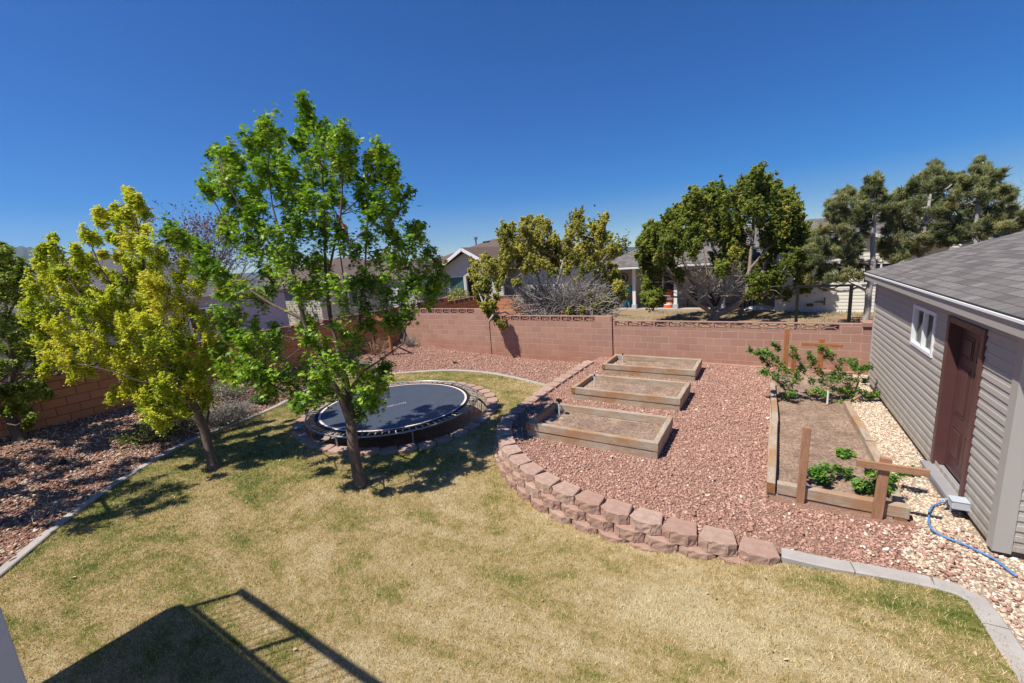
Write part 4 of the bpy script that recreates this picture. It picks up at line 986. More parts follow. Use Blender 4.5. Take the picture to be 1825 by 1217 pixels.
def grow(name, label, base, limbs, blobs, T, per, size, leafm, barkm, D0=None, spread=1., rtip=.006, group=None, cat='tree', updir=.5, seed=0, shell=.45, twigs=5, part=('trunk', 'crown'), twigbark=None, rs=1., flat=1., trunk_r=None, tintb=.12, dd=None, droop=0, shoots=6, spr=.45, sl=1.5, lat=.05, outw=.5, up_=.8, gr=0, nd=.2, tskip=1, pw=.55):
    r = np.random.default_rng(100 + seed); base = np.array(base, float); D0 = D0 or depth_of(base)
    root = empty(name, tuple(base), r.uniform(0, .001), label, cat, group)
    nodes_ = []; par = []; fixed = []
    def add(p, pa, rad=None): nodes_.append(np.array(p, float)); par.append(pa); fixed.append(rad); return len(nodes_) - 1
    for li, lm in enumerate(limbs):
        prev = -1
        for k, q in enumerate(lm):
            if q == 'base': P = base
            else: P = dep(q[0], q[1], D0 + (q[2] if len(q) > 2 else 0))
            if k == 0 and li > 0:       # hook on to the nearest node
                prev = int(np.argmin([np.linalg.norm(P - n) for n in nodes_])); continue
            if prev >= 0:
                a = nodes_[prev]; n_ = max(1, int(np.linalg.norm(P - a) / .35))
                for j in range(1, n_): prev = add(a + (P - a) * j / n_ + r.normal(0, .012, 3), prev)
            prev = add(P, prev)
    if not nodes_: add(base, -1)
    nb = len(nodes_)
    xs = [b_[0] for b_ in blobs]; cx = (min(xs) + max(xs)) / 2; hw = max((max(xs) - min(xs)) / 2, 1)
    cen = []
    for i, b_ in enumerate(blobs):
        rr_ = b_[2] * D0 / F_PX; o_ = sqrt(max(.08, 1 - ((b_[0] - cx) / hw) ** 2)) * spread * r.uniform(-1, 1) if dd is None else dd(b_[0], b_[1], r)
        D = D0 + o_; cen.append((dep(b_[0], b_[1], D), rr_))
    root_p = nodes_[0]
    order = sorted(range(len(cen)), key=lambda i: np.linalg.norm(cen[i][0] - root_p) if len(limbs) == 0 else min(np.linalg.norm(cen[i][0] - n) for n in nodes_[:nb]))
    for i in order:
        c, rr_ = cen[i]; NA = np.array(nodes_); d = np.linalg.norm(NA - c, axis=1); d = d + np.clip(NA[:, 2] - c[2] + .1, 0, 9) * (1.6 if droop == 0 else .3)
        j = int(np.argmin(d)); a = nodes_[j]; L = np.linalg.norm(c - a); n_ = max(1, int(L / .3)); prev = j
        side = r.normal(0, .06 * L, 3)
        for k in range(1, n_ + 1):
            s = k / n_; p = a + (c - a) * s + side * sin(pi * s); p[2] -= .10 * L * sin(pi * s) * (1 if droop == 0 else -1.5)
            prev = add(p, prev)
    cnt = np.ones(len(nodes_))
    for i in range(len(nodes_) - 1, 0, -1):
        if par[i] >= 0: cnt[par[i]] += cnt[i]
    rad = rtip * np.power(cnt, .46) * rs
    if trunk_r:
        rad = rad * (trunk_r / rad[0]) if rad[0] < trunk_r else rad
        rad = np.minimum(rad, rtip * rs * 1.2 + (trunk_r - rtip) * np.power(cnt / cnt[0], pw))
    mb = MB(); kids = {}
    for i, p in enumerate(par): kids.setdefault(p, []).append(i)
    done = set()
    for i in range(len(nodes_)):
        if i in done or (par[i] < 0 and i not in kids): continue
        # start a chain at i from its parent
        if par[i] >= 0 and kids[par[i]] and max(kids[par[i]], key=lambda q: cnt[q]) == i and par[i] in done and par[i] in chain_mid: continue
        ch = [par[i]] if par[i] >= 0 else []; j = i
        while True:
            ch.append(j); done.add(j); ks = kids.get(j)
            if not ks: break
            j = max(ks, key=lambda q: cnt[q])
        rl = [rad[q] for q in ch]
        if par[i] >= 0: rl[0] = min(rl[0], rl[1] * 1.15)
        else:
            rl[0] *= 1.35
        if len(ch) > 1: mb.tube([nodes_[q] - base for q in ch], rl, 8 if rl[0] > .04 else 5, cap=False)
        chain_mid = done
    # shoots: thin twigs that leave each clump centre, leaves strung along them
    tw = MB() if twigbark else mb
    P = []; Nn = []; Tn = []; core = nodes_[0]
    for c, rr_ in cen:
        o_ = c - core; o_[2] *= .3; o_ /= (np.linalg.norm(o_) + 1e-6); ns = max(2, int(round(shoots * r.uniform(.8, 1.2)))); tb = r.normal(0, tintb)
        for q in range(ns):
            st = c + np.clip(r.normal(0, .42, 3), -1, 1) * rr_ * np.array([1, 1, flat]); dr = o_ * outw + r.normal(0, spr, 3) + np.array([0, 0, up_]); dr /= np.linalg.norm(dr)
            L = rr_ * sl * r.uniform(.6, 1.25); st = st - dr * L * .45; bd = r.normal(0, .12, 3) * L; bd[2] += gr * L
            en = st + dr * L + bd; mid = st + dr * L * .5
            if q % tskip == 0: tw.tube([c - base, st - base, mid - base, en - base], [rtip * .8, rtip * .6, rtip * .45, rtip * .2], 3, cap=False)
            n = max(2, int(per / shoots * r.uniform(.75, 1.25))); s = np.power(r.uniform(0, 1, n), .8)[:, None]
            p = st + (en - st) * s + (mid - (st + en) / 2) * 4 * s * (1 - s) + r.normal(0, lat, (n, 3)) * (1.15 - .6 * s); P.append(p)
            nr = dr * nd + r.normal(0, .45, (n, 3)) + o_ * .25; nr[:, 2] += updir; Nn.append(nr); Tn.append(np.clip(r.beta(2.2, 2.2, n) + tb + .12 * (s[:, 0] - .5), 0, 1))
    mb.build(part[0], barkm, root, smooth=True)
    if twigbark: tw.build('twigs', twigbark, root)
    if T is not None and per > 0:
        P = np.concatenate(P); Nn = np.concatenate(Nn); Tn = np.concatenate(Tn); Rm = frames(Nn, r.uniform(0, 2 * pi, len(P)))
        S = size * np.exp(r.normal(0, .28, len(P)))
        V, Fc, Tt = inst(T[0], T[1], P - base, Rm, S, Tn)
        obj(part[1], np_mesh(part[1], V, Fc, Tt), leafm, root)
    return root
chain_mid = set()

# ---- the maple in the middle
c2 = B(340, 150, 3.043, [(615, 90, 34), (625, 150, 34), (650, 225, 40), (600, 300, 45), (700, 240, 50), (580, 330, 36), (755, 290, 50), (830, 265, 50), (850, 300, 40), (680, 330, 60), (760, 360, 60), (840, 370, 55), (640, 420, 55), (720, 440, 60), (810, 450, 60), (860, 430, 50), (650, 520, 60), (740, 540, 60), (830, 530, 55), (860, 490, 45), (650, 620, 55), (740, 620, 55), (820, 640, 50), (700, 690, 50), (620, 660, 40),
  (390, 220, 45), (430, 250, 45), (370, 290, 45), (340, 340, 45), (430, 330, 60), (480, 290, 40), (350, 400, 45), (420, 400, 55), (495, 400, 50), (370, 470, 50), (450, 480, 60), (520, 470, 45), (400, 540, 50), (490, 560, 60), (560, 530, 55), (520, 640, 60), (590, 610, 50), (560, 700, 55),
  (150, 375, 42), (205, 385, 42), (180, 440, 50), (250, 445, 45), (140, 480, 45), (90, 545, 45), (170, 540, 55), (250, 520, 50), (110, 600, 45), (200, 610, 55), (300, 570, 50), (240, 670, 50), (320, 650, 50), (350, 590, 40), (300, 730, 50), (390, 690, 50), (190, 750, 40),
  (1010, 370, 38), (1055, 395, 42), (985, 440, 45), (1060, 460, 50), (1105, 490, 40), (1000, 510, 50), (950, 550, 45), (1060, 550, 50), (930, 610, 45), (1010, 620, 55), (1100, 590, 45), (1150, 610, 38), (940, 670, 40), (1040, 680, 50), (1130, 690, 42), (1000, 740, 45), (1090, 745, 45), (1060, 810, 50), (960, 830, 45),
  (200, 820, 50), (280, 850, 50), (370, 790, 50), (450, 830, 60), (530, 780, 50), (590, 770, 40), (360, 900, 55), (460, 920, 55), (550, 880, 60), (640, 830, 60), (710, 790, 60), (790, 790, 50), (730, 880, 60), (830, 880, 55), (1110, 850, 50), (1180, 880, 45), (1205, 780, 35), (1225, 830, 38), (1280, 920, 45), (640, 970, 60), (560, 980, 60), (480, 1010, 55), (730, 1000, 60), (900, 940, 60), (1000, 950, 60), (1090, 970, 60), (1180, 990, 60), (1260, 1030, 60), (1340, 980, 45), (1340, 1060, 45), (1300, 1110, 50), (1200, 1100, 60), (1080, 1090, 60), (980, 1080, 60), (880, 1080, 55), (780, 1100, 50), (640, 1090, 50), (400, 1020, 45), (420, 1120, 50),
  (-100, 810, 45), (-60, 830, 45), (-20, 860, 45), (20, 890, 45), (60, 930, 50), (100, 980, 50), (150, 1040, 50), (190, 1090, 50), (60, 1020, 45)])
c3 = B(380, 500, 3.042, [(60, 90, 45), (150, 70, 45), (250, 100, 45), (50, 200, 50), (130, 200, 50), (230, 260, 50), (330, 290, 50), (90, 300, 50), (170, 340, 50), (250, 370, 50), (60, 400, 55), (150, 450, 55), (250, 450, 55), (340, 400, 50), (60, 480, 45), (210, 520, 50), (290, 540, 50), (380, 520, 50), (120, 520, 45), (330, 600, 32), (430, 640, 32), (480, 670, 28), (440, 560, 50), (500, 500, 45), (570, 560, 45), (610, 500, 50), (680, 470, 55), (750, 460, 50), (810, 520, 50), (880, 520, 45), (930, 490, 40), (900, 570, 45), (870, 620, 45), (820, 620, 45), (850, 680, 40), (790, 690, 45), (800, 750, 32), (720, 620, 50), (650, 610, 50), (560, 630, 45), (620, 360, 55), (700, 300, 60), (780, 330, 55), (850, 240, 55), (940, 100, 55), (1010, 140, 55), (1050, 190, 40), (1100, 60, 55), (1170, 110, 45), (1200, 50, 50), (940, 210, 50), (1000, 240, 35), (550, 60, 55), (470, 60, 55), (520, 240, 50), (720, 150, 55), (800, 100, 60), (880, 40, 50), (520, 330, 40)])
MB_ = [(627, 800, 0), (623, 757, 0)]
limbs = [['base', (634, 825), (629, 790), (625, 757)],
  [(625, 757), (606, 705, -.1), (585, 668, -.2), (560, 610, -.3), (541, 570, -.4), (533, 525, -.4), (521, 480, -.4), (503, 430, -.4), (486, 370, -.4), (478, 300, -.4), (480, 235, -.4)],
  [(625, 757), (621, 700, .15), (611, 655, .3), (597, 600, .4), (588, 560, .4), (582, 500, .3), (579, 420, .2), (577, 340, .2), (566, 260, .1), (545, 190, 0)],
  [(606, 705, -.1), (570, 670, -.6), (510, 640, -.9), (450, 610, -1.1)],
  [(611, 655, .3), (640, 590, .6), (646, 520, .6), (652, 450, .5), (655, 390, .5), (668, 330, .4), (676, 285, .4)],
  [(646, 520, .6), (690, 490, .9), (730, 450, 1.), (765, 480, 1.)],
  [(541, 570, -.4), (480, 540, -.3), (420, 500, -.2), (380, 470, -.2), (340, 440, -.2)],
  [(521, 480, -.4), (470, 420, -.8), (430, 370, -.9), (400, 320, -.9), (390, 280, -.9)],
  [(582, 500, .3), (600, 420, -.4), (610, 340, -.6), (615, 270, -.6)],
  [(621, 700, .15), (650, 660, -.3), (680, 640, -.5)]]
grow('maple_tree', 'tall multi-stemmed green maple in front of the trampoline', (at(643, 866, -.04)), limbs, c2 + [(x_, y_, q_ * 1.15) for x_, y_, q_ in c3], TM_MAPLE, 250, .086, MT['leaf_maple'], MT['bark'], shoots=6, spr=.4, sl=1.9, lat=.055, outw=.3, up_=.9, pw=.70, spread=1.05, rtip=.004, trunk_r=.088, updir=.55, seed=1, shell=.5, twigs=5, tintb=.13)

# ---- yellow-green pear by the kerb
c1 = B(0, 300, 3.043, [(702, 140, 16), (725, 185, 18), (755, 190, 22), (785, 240, 24), (625, 230, 20), (680, 255, 26), (720, 310, 34), (790, 340, 26), (600, 260, 12), (540, 240, 9), (545, 295, 12), (600, 370, 14), (650, 320, 26), (480, 370, 26), (520, 390, 18), (640, 400, 12), (735, 410, 36), (800, 430, 34), (860, 480, 36), (415, 460, 22), (430, 510, 24), (480, 500, 18), (560, 470, 10), (650, 490, 14), (780, 510, 42), (850, 560, 42), (700, 550, 30), (450, 590, 30), (540, 560, 28), (610, 620, 34), (290, 430, 22), (285, 380, 10), (240, 450, 16), (320, 490, 26), (220, 520, 30), (265, 570, 36), (340, 580, 30), (200, 650, 42), (280, 650, 44), (360, 660, 40), (440, 660, 40), (520, 690, 34), (600, 700, 42), (680, 640, 44), (760, 620, 46), (840, 640, 46), (920, 640, 42), (970, 600, 32), (1000, 530, 26), (160, 740, 42), (240, 760, 48), (330, 760, 48), (420, 760, 46), (500, 770, 46), (580, 780, 48), (660, 750, 48), (740, 740, 48), (820, 740, 48), (900, 760, 48), (980, 720, 42), (1050, 650, 34), (180, 850, 42), (260, 850, 48), (350, 870, 48), (440, 870, 48), (530, 870, 48), (620, 860, 48), (700, 870, 48), (790, 870, 48), (880, 870, 48), (960, 850, 46), (1050, 780, 42), (1100, 860, 42), (230, 950, 42), (320, 960, 46), (410, 960, 46), (500, 980, 46), (600, 980, 48), (690, 980, 48), (780, 980, 48), (870, 980, 48), (960, 970, 46), (1050, 950, 46), (1130, 950, 42), (280, 1050, 32), (380, 1060, 36), (470, 1080, 36), (560, 1060, 38), (650, 1070, 38), (740, 1080, 44), (840, 1080, 46), (930, 1080, 46), (1020, 1070, 46), (1100, 1050, 42), (400, 1125, 22), (720, 1150, 32), (800, 1170, 38), (900, 1170, 42), (1000, 1160, 42), (1080, 1150, 36), (245, 1110, 16), (1150, 1010, 34), (700, 440, 30), (760, 560, 40), (820, 700, 40)])
c1b = B(0, 680, 3.2, [(640, 95, 20), (680, 70, 26), (740, 60, 30), (800, 50, 40), (900, 50, 45), (850, 120, 36), (870, 180, 34), (910, 235, 30), (960, 210, 34), (1000, 110, 44), (1100, 60, 46), (1060, 160, 36), (1180, 120, 38), (950, 130, 40)])
limbs = [['base', (372, 800), (366, 770)], [(366, 770), (352, 735, -.1), (330, 690, -.2), (300, 650, -.2), (280, 610, -.1), (268, 560, 0), (262, 500, 0), (250, 440, 0), (236, 370, 0)],
  [(366, 770), (372, 735, .1), (365, 690, .2), (350, 640, .2), (330, 590, .2), (325, 540, .2)], [(300, 650, -.2), (240, 610, -.5), (170, 560, -.6), (125, 500, -.6), (100, 440, -.5)],
  [(280, 610, -.1), (220, 540, .3), (180, 480, .4), (160, 430, .4)], [(330, 690, -.2), (250, 680, -.7), (150, 650, -.9)], [(350, 640, .2), (390, 600, .5), (410, 560, .5)]]
grow('pear_tree', 'yellow-green young tree on the lawn edge by the left kerb', at(382, 838, .0), limbs, [(x_, y_, q_ * 1.15) for x_, y_, q_ in c1 + c1b], TM_OVAL, 900, .045, MT['leaf_pear'], MT['bark'], shoots=9, sl=2.3, spr=.38, lat=.038, outw=.35, up_=1.0, pw=.62, spread=.9, rtip=.0028, trunk_r=.08, updir=.5, seed=2, shell=.45, twigs=7, tintb=.12)

# ---- darker tree at the left edge
cl = B(0, 300, 3.043, [(8, 420, 14), (50, 445, 16), (15, 470, 24), (90, 510, 24), (40, 510, 30), (130, 560, 32), (60, 570, 40), (10, 560, 40), (110, 620, 38), (40, 640, 44), (10, 700, 44), (150, 650, 24), (90, 700, 30), (-40, 500, 40), (-50, 600, 50), (-60, 720, 50), (-120, 560, 50), (-130, 680, 50), (-160, 800, 50), (30, 830, 40), (90, 840, 40), (150, 860, 34), (-50, 840, 50), (30, 900, 46), (110, 920, 46), (180, 940, 34), (-50, 930, 50), (30, 990, 46), (110, 1000, 46), (190, 1020, 40), (-60, 1020, 50), (20, 1080, 46), (100, 1090, 46), (180, 1100, 40), (240, 1110, 26), (-50, 1110, 50), (-150, 950, 50), (-150, 1080, 50)])
cl += [(x_, y_, 20) for x_ in range(-330, -50, 38) for y_ in range(500, 690, 38)]
cl += B(0, 600, 4.68, [(60, 440, 50), (130, 460, 50), (200, 430, 46), (280, 410, 40), (350, 440, 36), (400, 480, 26), (60, 540, 50), (140, 540, 46), (240, 500, 36), (310, 480, 30), (10, 600, 40), (90, 610, 34), (220, 620, 26), (255, 680, 26), (240, 730, 16), (-80, 560, 60), (-160, 500, 60)])
limbs = [['base', (40, 790), (27, 765), (20, 745)], [(20, 745), (22, 720), (20, 690), (24, 650), (15, 600), (10, 540), (12, 480)], [(27, 765), (12, 755, -.2), (-15, 748, -.4), (-60, 740, -.5)], [(20, 745), (5, 700, .3), (-15, 650, .4), (-40, 580, .4)], [(20, 690), (50, 670, -.3), (80, 650, -.4)]]
grow('plum_tree', 'dark green tree cut by the left edge of the picture, beside the orange wall', at(48, 808, .28), limbs, cl, TM_OVAL, 480, .052, MT['leaf_dark'], MT['barkd'], shoots=8, sl=1.8, lat=.04, outw=.35, up_=.8, spread=1.0, rtip=.0038, trunk_r=.10, seed=3, shell=.45, twigs=6)

# ---- its neighbour, out of the picture on the left, that shades the bed
co = [(x_ + RNG.uniform(-12, 12), y_ + RNG.uniform(-12, 12), 24) for x_ in range(-620, -110, 46) for y_ in range(430, 760, 46) if ((x_ + 360) / 270) ** 2 + ((y_ - 590) / 180) ** 2 < 1]
grow('plum_tree', 'second dark green tree just out of view beyond the left edge, shading the bed', (-12.1, -.9, .4), [['base']], co, TM_OVAL, 170, .075, MT['leaf_dark'], MT['barkd'], shoots=5, sl=1.9, lat=.06, outw=.35, up_=.8, D0=6.2, spread=1.0, rtip=.004, trunk_r=.09, seed=9)

# ---- bare purple tree far behind
def fractal(name, label, base, h, spread_, m_, seed, leafm=None, levels=5, group=None, cat='tree', nmain=5, r0=.10, per=3):
    r = np.random.default_rng(seed); base = np.array(base, float); root = empty(name, tuple(base), 0, label, cat, group); mb = MB(); tips = []
    def br(p, d, L, rad, lv):
        k = 4; pts = [p]; q = p.copy(); dd_ = d.copy()
        for i in range(k):
            dd_ = dd_ + r.normal(0, .10, 3); dd_[2] += .05; dd_ /= np.linalg.norm(dd_); q = q + dd_ * L / k; pts.append(q.copy())
        mb.tube(pts, [rad * (1 - .45 * i / k) for i in range(k + 1)], 5 if lv > 2 else 3, cap=False)
        if lv <= 0: tips.append(q); return
        for c in range(3 if lv > 1 else per):
            i = r.integers(1 if c else k, k + 1); nd = dd_ + r.normal(0, spread_, 3); nd[2] = abs(nd[2]) * .8 + .15; nd /= np.linalg.norm(nd); br(pts[i], nd, L * r.uniform(.6, .85), rad * .55, lv - 1)
    for i in range(nmain):
        a = 2 * pi * i / nmain; d = np.array([cos(a) * spread_, sin(a) * spread_, 1.]); d /= np.linalg.norm(d); br(np.array([0, 0, 0.]), d, h * .33, r0, levels)
    mb.build('trunk', m_, root)
    if leafm:
        P = np.repeat(np.array(tips), 3, axis=0); P = P + r.normal(0, .10, P.shape); n = len(P); V, Fc, Tt = inst(*TM_OVAL, P, frames(r.normal(0, 1, (n, 3))), .11 * np.exp(r.normal(0, .3, n)), r.uniform(0, 1, n)); obj('crown', np_mesh('crown', V, Fc, Tt), leafm, root)
    return root
fractal('bare_tree', 'purplish budding tree without leaves behind the yellow-green tree', dep(362, 505, 25) * np.array([1, 1, 0]) + np.array([0, 0, .3]), 8.6, .50, MT['twig'], 5, MT['bud'], levels=5)
fractal('bare_tree', 'leafless thin tree at the right edge above the shed roof', dep(1810, 420, 27) * np.array([1, 1, 0]) + np.array([0, 0, .3]), 7.0, .36, MT['twig'], 8, None, levels=4)
fractal('bare_tree', 'thin leafless twigs above the grey roof between juniper and pine', dep(1448, 430, 33) * np.array([1, 1, 0]) + np.array([0, 0, .3]), 4.6, .5, MT['twig'], 12, None, levels=4)

# ---- golden juniper leaning over the back wall
bj = at(968, 585, .3); D1 = depth_of((bj[0], 14.35, .3)); bj = np.array([-6.55, 14.5, .3])
c4 = B(740, 380, 4.3475, [(1250, 15, 40), (1240, 70, 45), (1280, 60, 30), (1200, 140, 45), (1260, 130, 55), (1240, 210, 50), (1290, 200, 45), (1190, 250, 40), (1465, 45, 28), (1450, 100, 35), (1380, 110, 35), (1430, 150, 40), (1380, 180, 45), (1450, 220, 45), (1490, 215, 28), (1340, 240, 50), (1420, 270, 45), (1540, 280, 35), (1500, 310, 35), (1560, 300, 22), (1350, 310, 50), (1440, 350, 45), (1280, 310, 50), (1380, 400, 55), (1450, 440, 50), (1310, 440, 50), (1260, 380, 45), (1520, 430, 35), (1400, 500, 50), (1480, 520, 50), (1540, 490, 30), (1430, 590, 50), (1520, 590, 45), (1560, 570, 28), (1590, 620, 35), (1500, 670, 45), (1440, 700, 45), (1560, 670, 28), (1480, 740, 35), (1610, 645, 18), (1380, 740, 40), (1300, 770, 35), (1200, 770, 30), (1350, 660, 40),
  (1040, 230, 45), (1100, 290, 45), (1020, 110, 28), (970, 60, 30), (960, 100, 38), (1010, 170, 36), (880, 75, 28), (890, 130, 36), (840, 90, 28), (820, 120, 30), (920, 190, 40), (860, 210, 40), (750, 110, 26), (700, 130, 28), (670, 180, 30), (700, 210, 40), (730, 170, 30), (690, 250, 32), (770, 240, 40), (720, 300, 36), (800, 300, 45), (870, 290, 45), (950, 280, 50), (1030, 330, 45), (1080, 370, 40), (750, 360, 45), (830, 380, 40), (910, 370, 40), (980, 380, 40), (690, 350, 35), (640, 400, 38), (560, 370, 32), (600, 430, 40), (530, 360, 18), (460, 400, 26), (500, 430, 34), (540, 480, 38), (450, 470, 26), (480, 520, 36), (550, 540, 36), (620, 500, 38), (680, 470, 40), (720, 420, 40), (490, 590, 30), (480, 610, 20), (560, 600, 24), (540, 640, 26), (510, 670, 22), (560, 680, 22), (650, 570, 24), (780, 545, 22), (860, 440, 26), (1180, 430, 36), (1250, 540, 26),
  (900, 240, 45), (960, 220, 40), (1090, 230, 35), (1120, 330, 45), (1150, 400, 40), (1000, 300, 45), (940, 440, 30), (1060, 440, 32), (1200, 340, 45), (820, 240, 40), (780, 330, 40), (1160, 300, 36), (860, 160, 34),
  (530, 730, 30), (570, 760, 36), (600, 740, 26), (590, 800, 26), (640, 660, 18), (660, 860, 20), (690, 870, 16), (610, 700, 18), (630, 820, 14)])
def dj(x, y, r):
    if y > 541: return D1 - 1.05 + r.uniform(-.15, .15) - depth_of(bj) + 0 if False else -1.0 + r.uniform(-.2, .2)
    return r.uniform(-1.0, 1.3)
limbs = [['base'], ['base', (955, 545, 0), (930, 520, -.3), (880, 500, -.6), (840, 470, -.6)], ['base', (985, 530, 0), (1000, 480, .2), (1020, 420, .3), (1030, 390, .3)], ['base', (1010, 545, 0), (1050, 510, .2), (1080, 480, .3)], ['base', (900, 555, -.6), (880, 560, -1.0), (872, 572, -1.2)], ['base', (1040, 550, .1), (1090, 545, .2)], ['base', (960, 500, 0), (950, 450, 0), (930, 410, 0)]]
jr = grow('juniper', 'golden green juniper full of dead grey branches, hanging over the block wall', bj, limbs, [(x_, y_, q_ * (1.2 if y_ < 541 else .8)) for x_, y_, q_ in c4], TM_SPRIG, 300, .082, MT['leaf_jung'], MT['dead'], shoots=11, spr=.4, sl=1.9, lat=.04, outw=.3, up_=.85, nd=.8, tskip=3, spread=1.2, rtip=.007, trunk_r=.12, seed=4, shell=.4, twigs=3, dd=dj, updir=.35, cat='juniper')
# tangle of dead twigs low in its middle
r = np.random.default_rng(77); mb = MB()
for i in range(1900):
    a = r.uniform(0, 2 * pi); el = r.uniform(-.15, 1.2); d = np.array([cos(a) * cos(el), sin(a) * cos(el), sin(el)]); s0_ = r.uniform(.15, 1.2)
    p = np.array([-.25, -.1, 1.15]) + d * s0_ * np.array([1.75, .8, .95]); L = r.uniform(.4, 1.0); q = [p]
    for k in range(4):
        d = d + r.normal(0, .32, 3); d /= np.linalg.norm(d); q.append(q[-1] + d * L / 4)
    if q[-1][1] < -1.35: continue
    rr_ = r.uniform(.006, .019); mb.tube(q, [rr_, rr_ * .9, rr_ * .7, rr_ * .5, rr_ * .25], 4, cap=False)
for i in range(26):   # thin dry twigs drooping over the wall
    x = r.uniform(-2.2, 2.6); p = np.array([x, -1.1, r.uniform(1.35, 1.8)]); q = [p]; d = np.array([r.uniform(-.3, .4), -1., .15])
    for k in range(5): d = d + np.array([r.normal(0, .15), .12, -.30]); d /= np.linalg.norm(d); q.append(q[-1] + d * r.uniform(.08, .16))
    mb.tube(q, [.007, .006, .005, .004, .003, .002], 4, cap=False)
mb.build('dead_branch_tangle', MT['dead'], jr, smooth=True)

# ---- big green juniper in the neighbour yard
c5 = B(1060, 290, 3.926, [(1130, 80, 26), (1130, 120, 34), (1050, 150, 32), (1110, 160, 42), (1180, 150, 38), (1050, 200, 45), (1130, 210, 52), (1000, 230, 40), (980, 260, 32), (1200, 220, 42), (1270, 190, 30), (1260, 230, 38), (1340, 230, 30), (1330, 270, 42), (1240, 290, 55), (1150, 290, 58), (1060, 280, 55), (1380, 320, 36), (1320, 330, 52), (1400, 340, 26), (1380, 390, 46), (1420, 400, 18), (1250, 370, 55), (1160, 380, 55), (1070, 360, 52), (990, 330, 48), (1310, 420, 55), (1390, 460, 48), (1440, 480, 30), (1230, 450, 50), (1430, 540, 35), (1360, 530, 52), (1280, 510, 52), (1200, 530, 45), (1400, 600, 45), (1320, 600, 52), (1250, 600, 42), (1420, 650, 30), (1360, 680, 45), (1280, 680, 45), (1300, 740, 38), (1230, 760, 40), (1380, 730, 28), (1180, 700, 34), (1260, 830, 40), (1200, 860, 48), (1130, 890, 46), (1180, 930, 38), (1250, 900, 34), (1320, 850, 26), (1340, 930, 22), (1110, 830, 32), (1450, 600, 26), (1490, 560, 26), (1480, 640, 36), (1500, 700, 36), (1440, 720, 32), (1480, 790, 34), (1490, 880, 30), (1420, 830, 28), (1540, 760, 30), (1500, 510, 18), (1560, 820, 24),
  (835, 200, 34), (880, 220, 38), (800, 240, 38), (850, 280, 55), (920, 280, 42), (780, 300, 48), (710, 240, 26), (700, 280, 36), (660, 300, 30), (720, 340, 52), (800, 370, 58), (880, 360, 55), (950, 390, 52), (650, 370, 46), (690, 420, 52), (770, 450, 52), (860, 450, 55), (940, 470, 52), (1010, 440, 52), (1020, 520, 52), (940, 550, 48), (870, 520, 46), (610, 400, 36), (575, 350, 24), (570, 400, 30), (600, 460, 46), (520, 400, 24), (520, 440, 36), (540, 500, 48), (620, 530, 42), (690, 530, 52), (760, 520, 42), (480, 470, 32), (460, 520, 42), (400, 460, 28), (400, 510, 38), (440, 570, 48), (510, 590, 48), (580, 600, 42), (370, 560, 38), (345, 540, 22), (340, 600, 32), (380, 640, 46), (450, 660, 48), (530, 660, 45), (330, 660, 24), (350, 700, 36), (410, 720, 46), (480, 730, 42), (540, 720, 32), (380, 770, 36), (440, 780, 34), (380, 860, 30), (370, 960, 26), (410, 960, 32), (440, 920, 30), (480, 950, 24), (410, 900, 28), (400, 990, 20), (590, 795, 22), (840, 670, 42), (870, 740, 34), (940, 620, 40), (980, 650, 30), (1040, 740, 32), (920, 700, 30), (680, 650, 22), (1060, 640, 30), (700, 590, 26)])
bj2 = at(1272, 572, .29)
limbs = [['base', (1275, 560, 0)], [(1275, 560), (1262, 535, 0), (1262, 500, 0), (1255, 450, .2), (1250, 420, .2)], [(1275, 560), (1240, 540, -.3), (1210, 510, -.5), (1190, 480, -.6), (1170, 440, -.6)], [(1275, 560), (1288, 530, 0), (1290, 490, .3), (1300, 450, .4)], [(1275, 560), (1305, 548, -.2), (1330, 525, -.3), (1336, 480, -.2), (1342, 420, 0), (1345, 350, 0)], [(1262, 535), (1230, 500, .4), (1215, 450, .6), (1200, 410, .6)], [(1330, 525, -.3), (1360, 480, .4), (1380, 440, .5)], [(1290, 490, .3), (1270, 440, .9), (1262, 380, .9)], [(1336, 480), (1370, 440, -.6), (1390, 420, -.7)]]
jr2 = grow('juniper', 'large rounded green juniper with spreading pale trunks behind the wall', bj2, limbs, [(x_, y_, q_ * 1.3) for x_, y_, q_ in c5], TM_SPRIG, 430, .115, MT['leaf_jun'], MT['barkd2'], shoots=12, spr=.33, sl=1.9, lat=.062, outw=.25, up_=1.05, nd=.8, tskip=4, spread=2.3, rtip=.014, trunk_r=.19, seed=6, shell=.4, twigs=3, updir=.35, cat='juniper')
mb = MB(); r = np.random.default_rng(78)
for i in range(260):
    a = r.uniform(0, 2 * pi); el = r.uniform(.2, 1.3); d = np.array([cos(a) * cos(el), sin(a) * cos(el), sin(el)]); p = np.array([-.2, 0, .9]) + d * r.uniform(.3, 1.7) * np.array([1.4, 1, 1]); q = [p]; L = r.uniform(.4, 1.1)
    for k in range(4): d = d + r.normal(0, .35, 3); d /= np.linalg.norm(d); q.append(q[-1] + d * L / 4)
    rr_ = r.uniform(.006, .018); mb.tube(q, [rr_, rr_ * .9, rr_ * .7, rr_ * .5, rr_ * .25], 4, cap=False)
mb.build('dead_branches', MT['dead'], jr2, smooth=True)

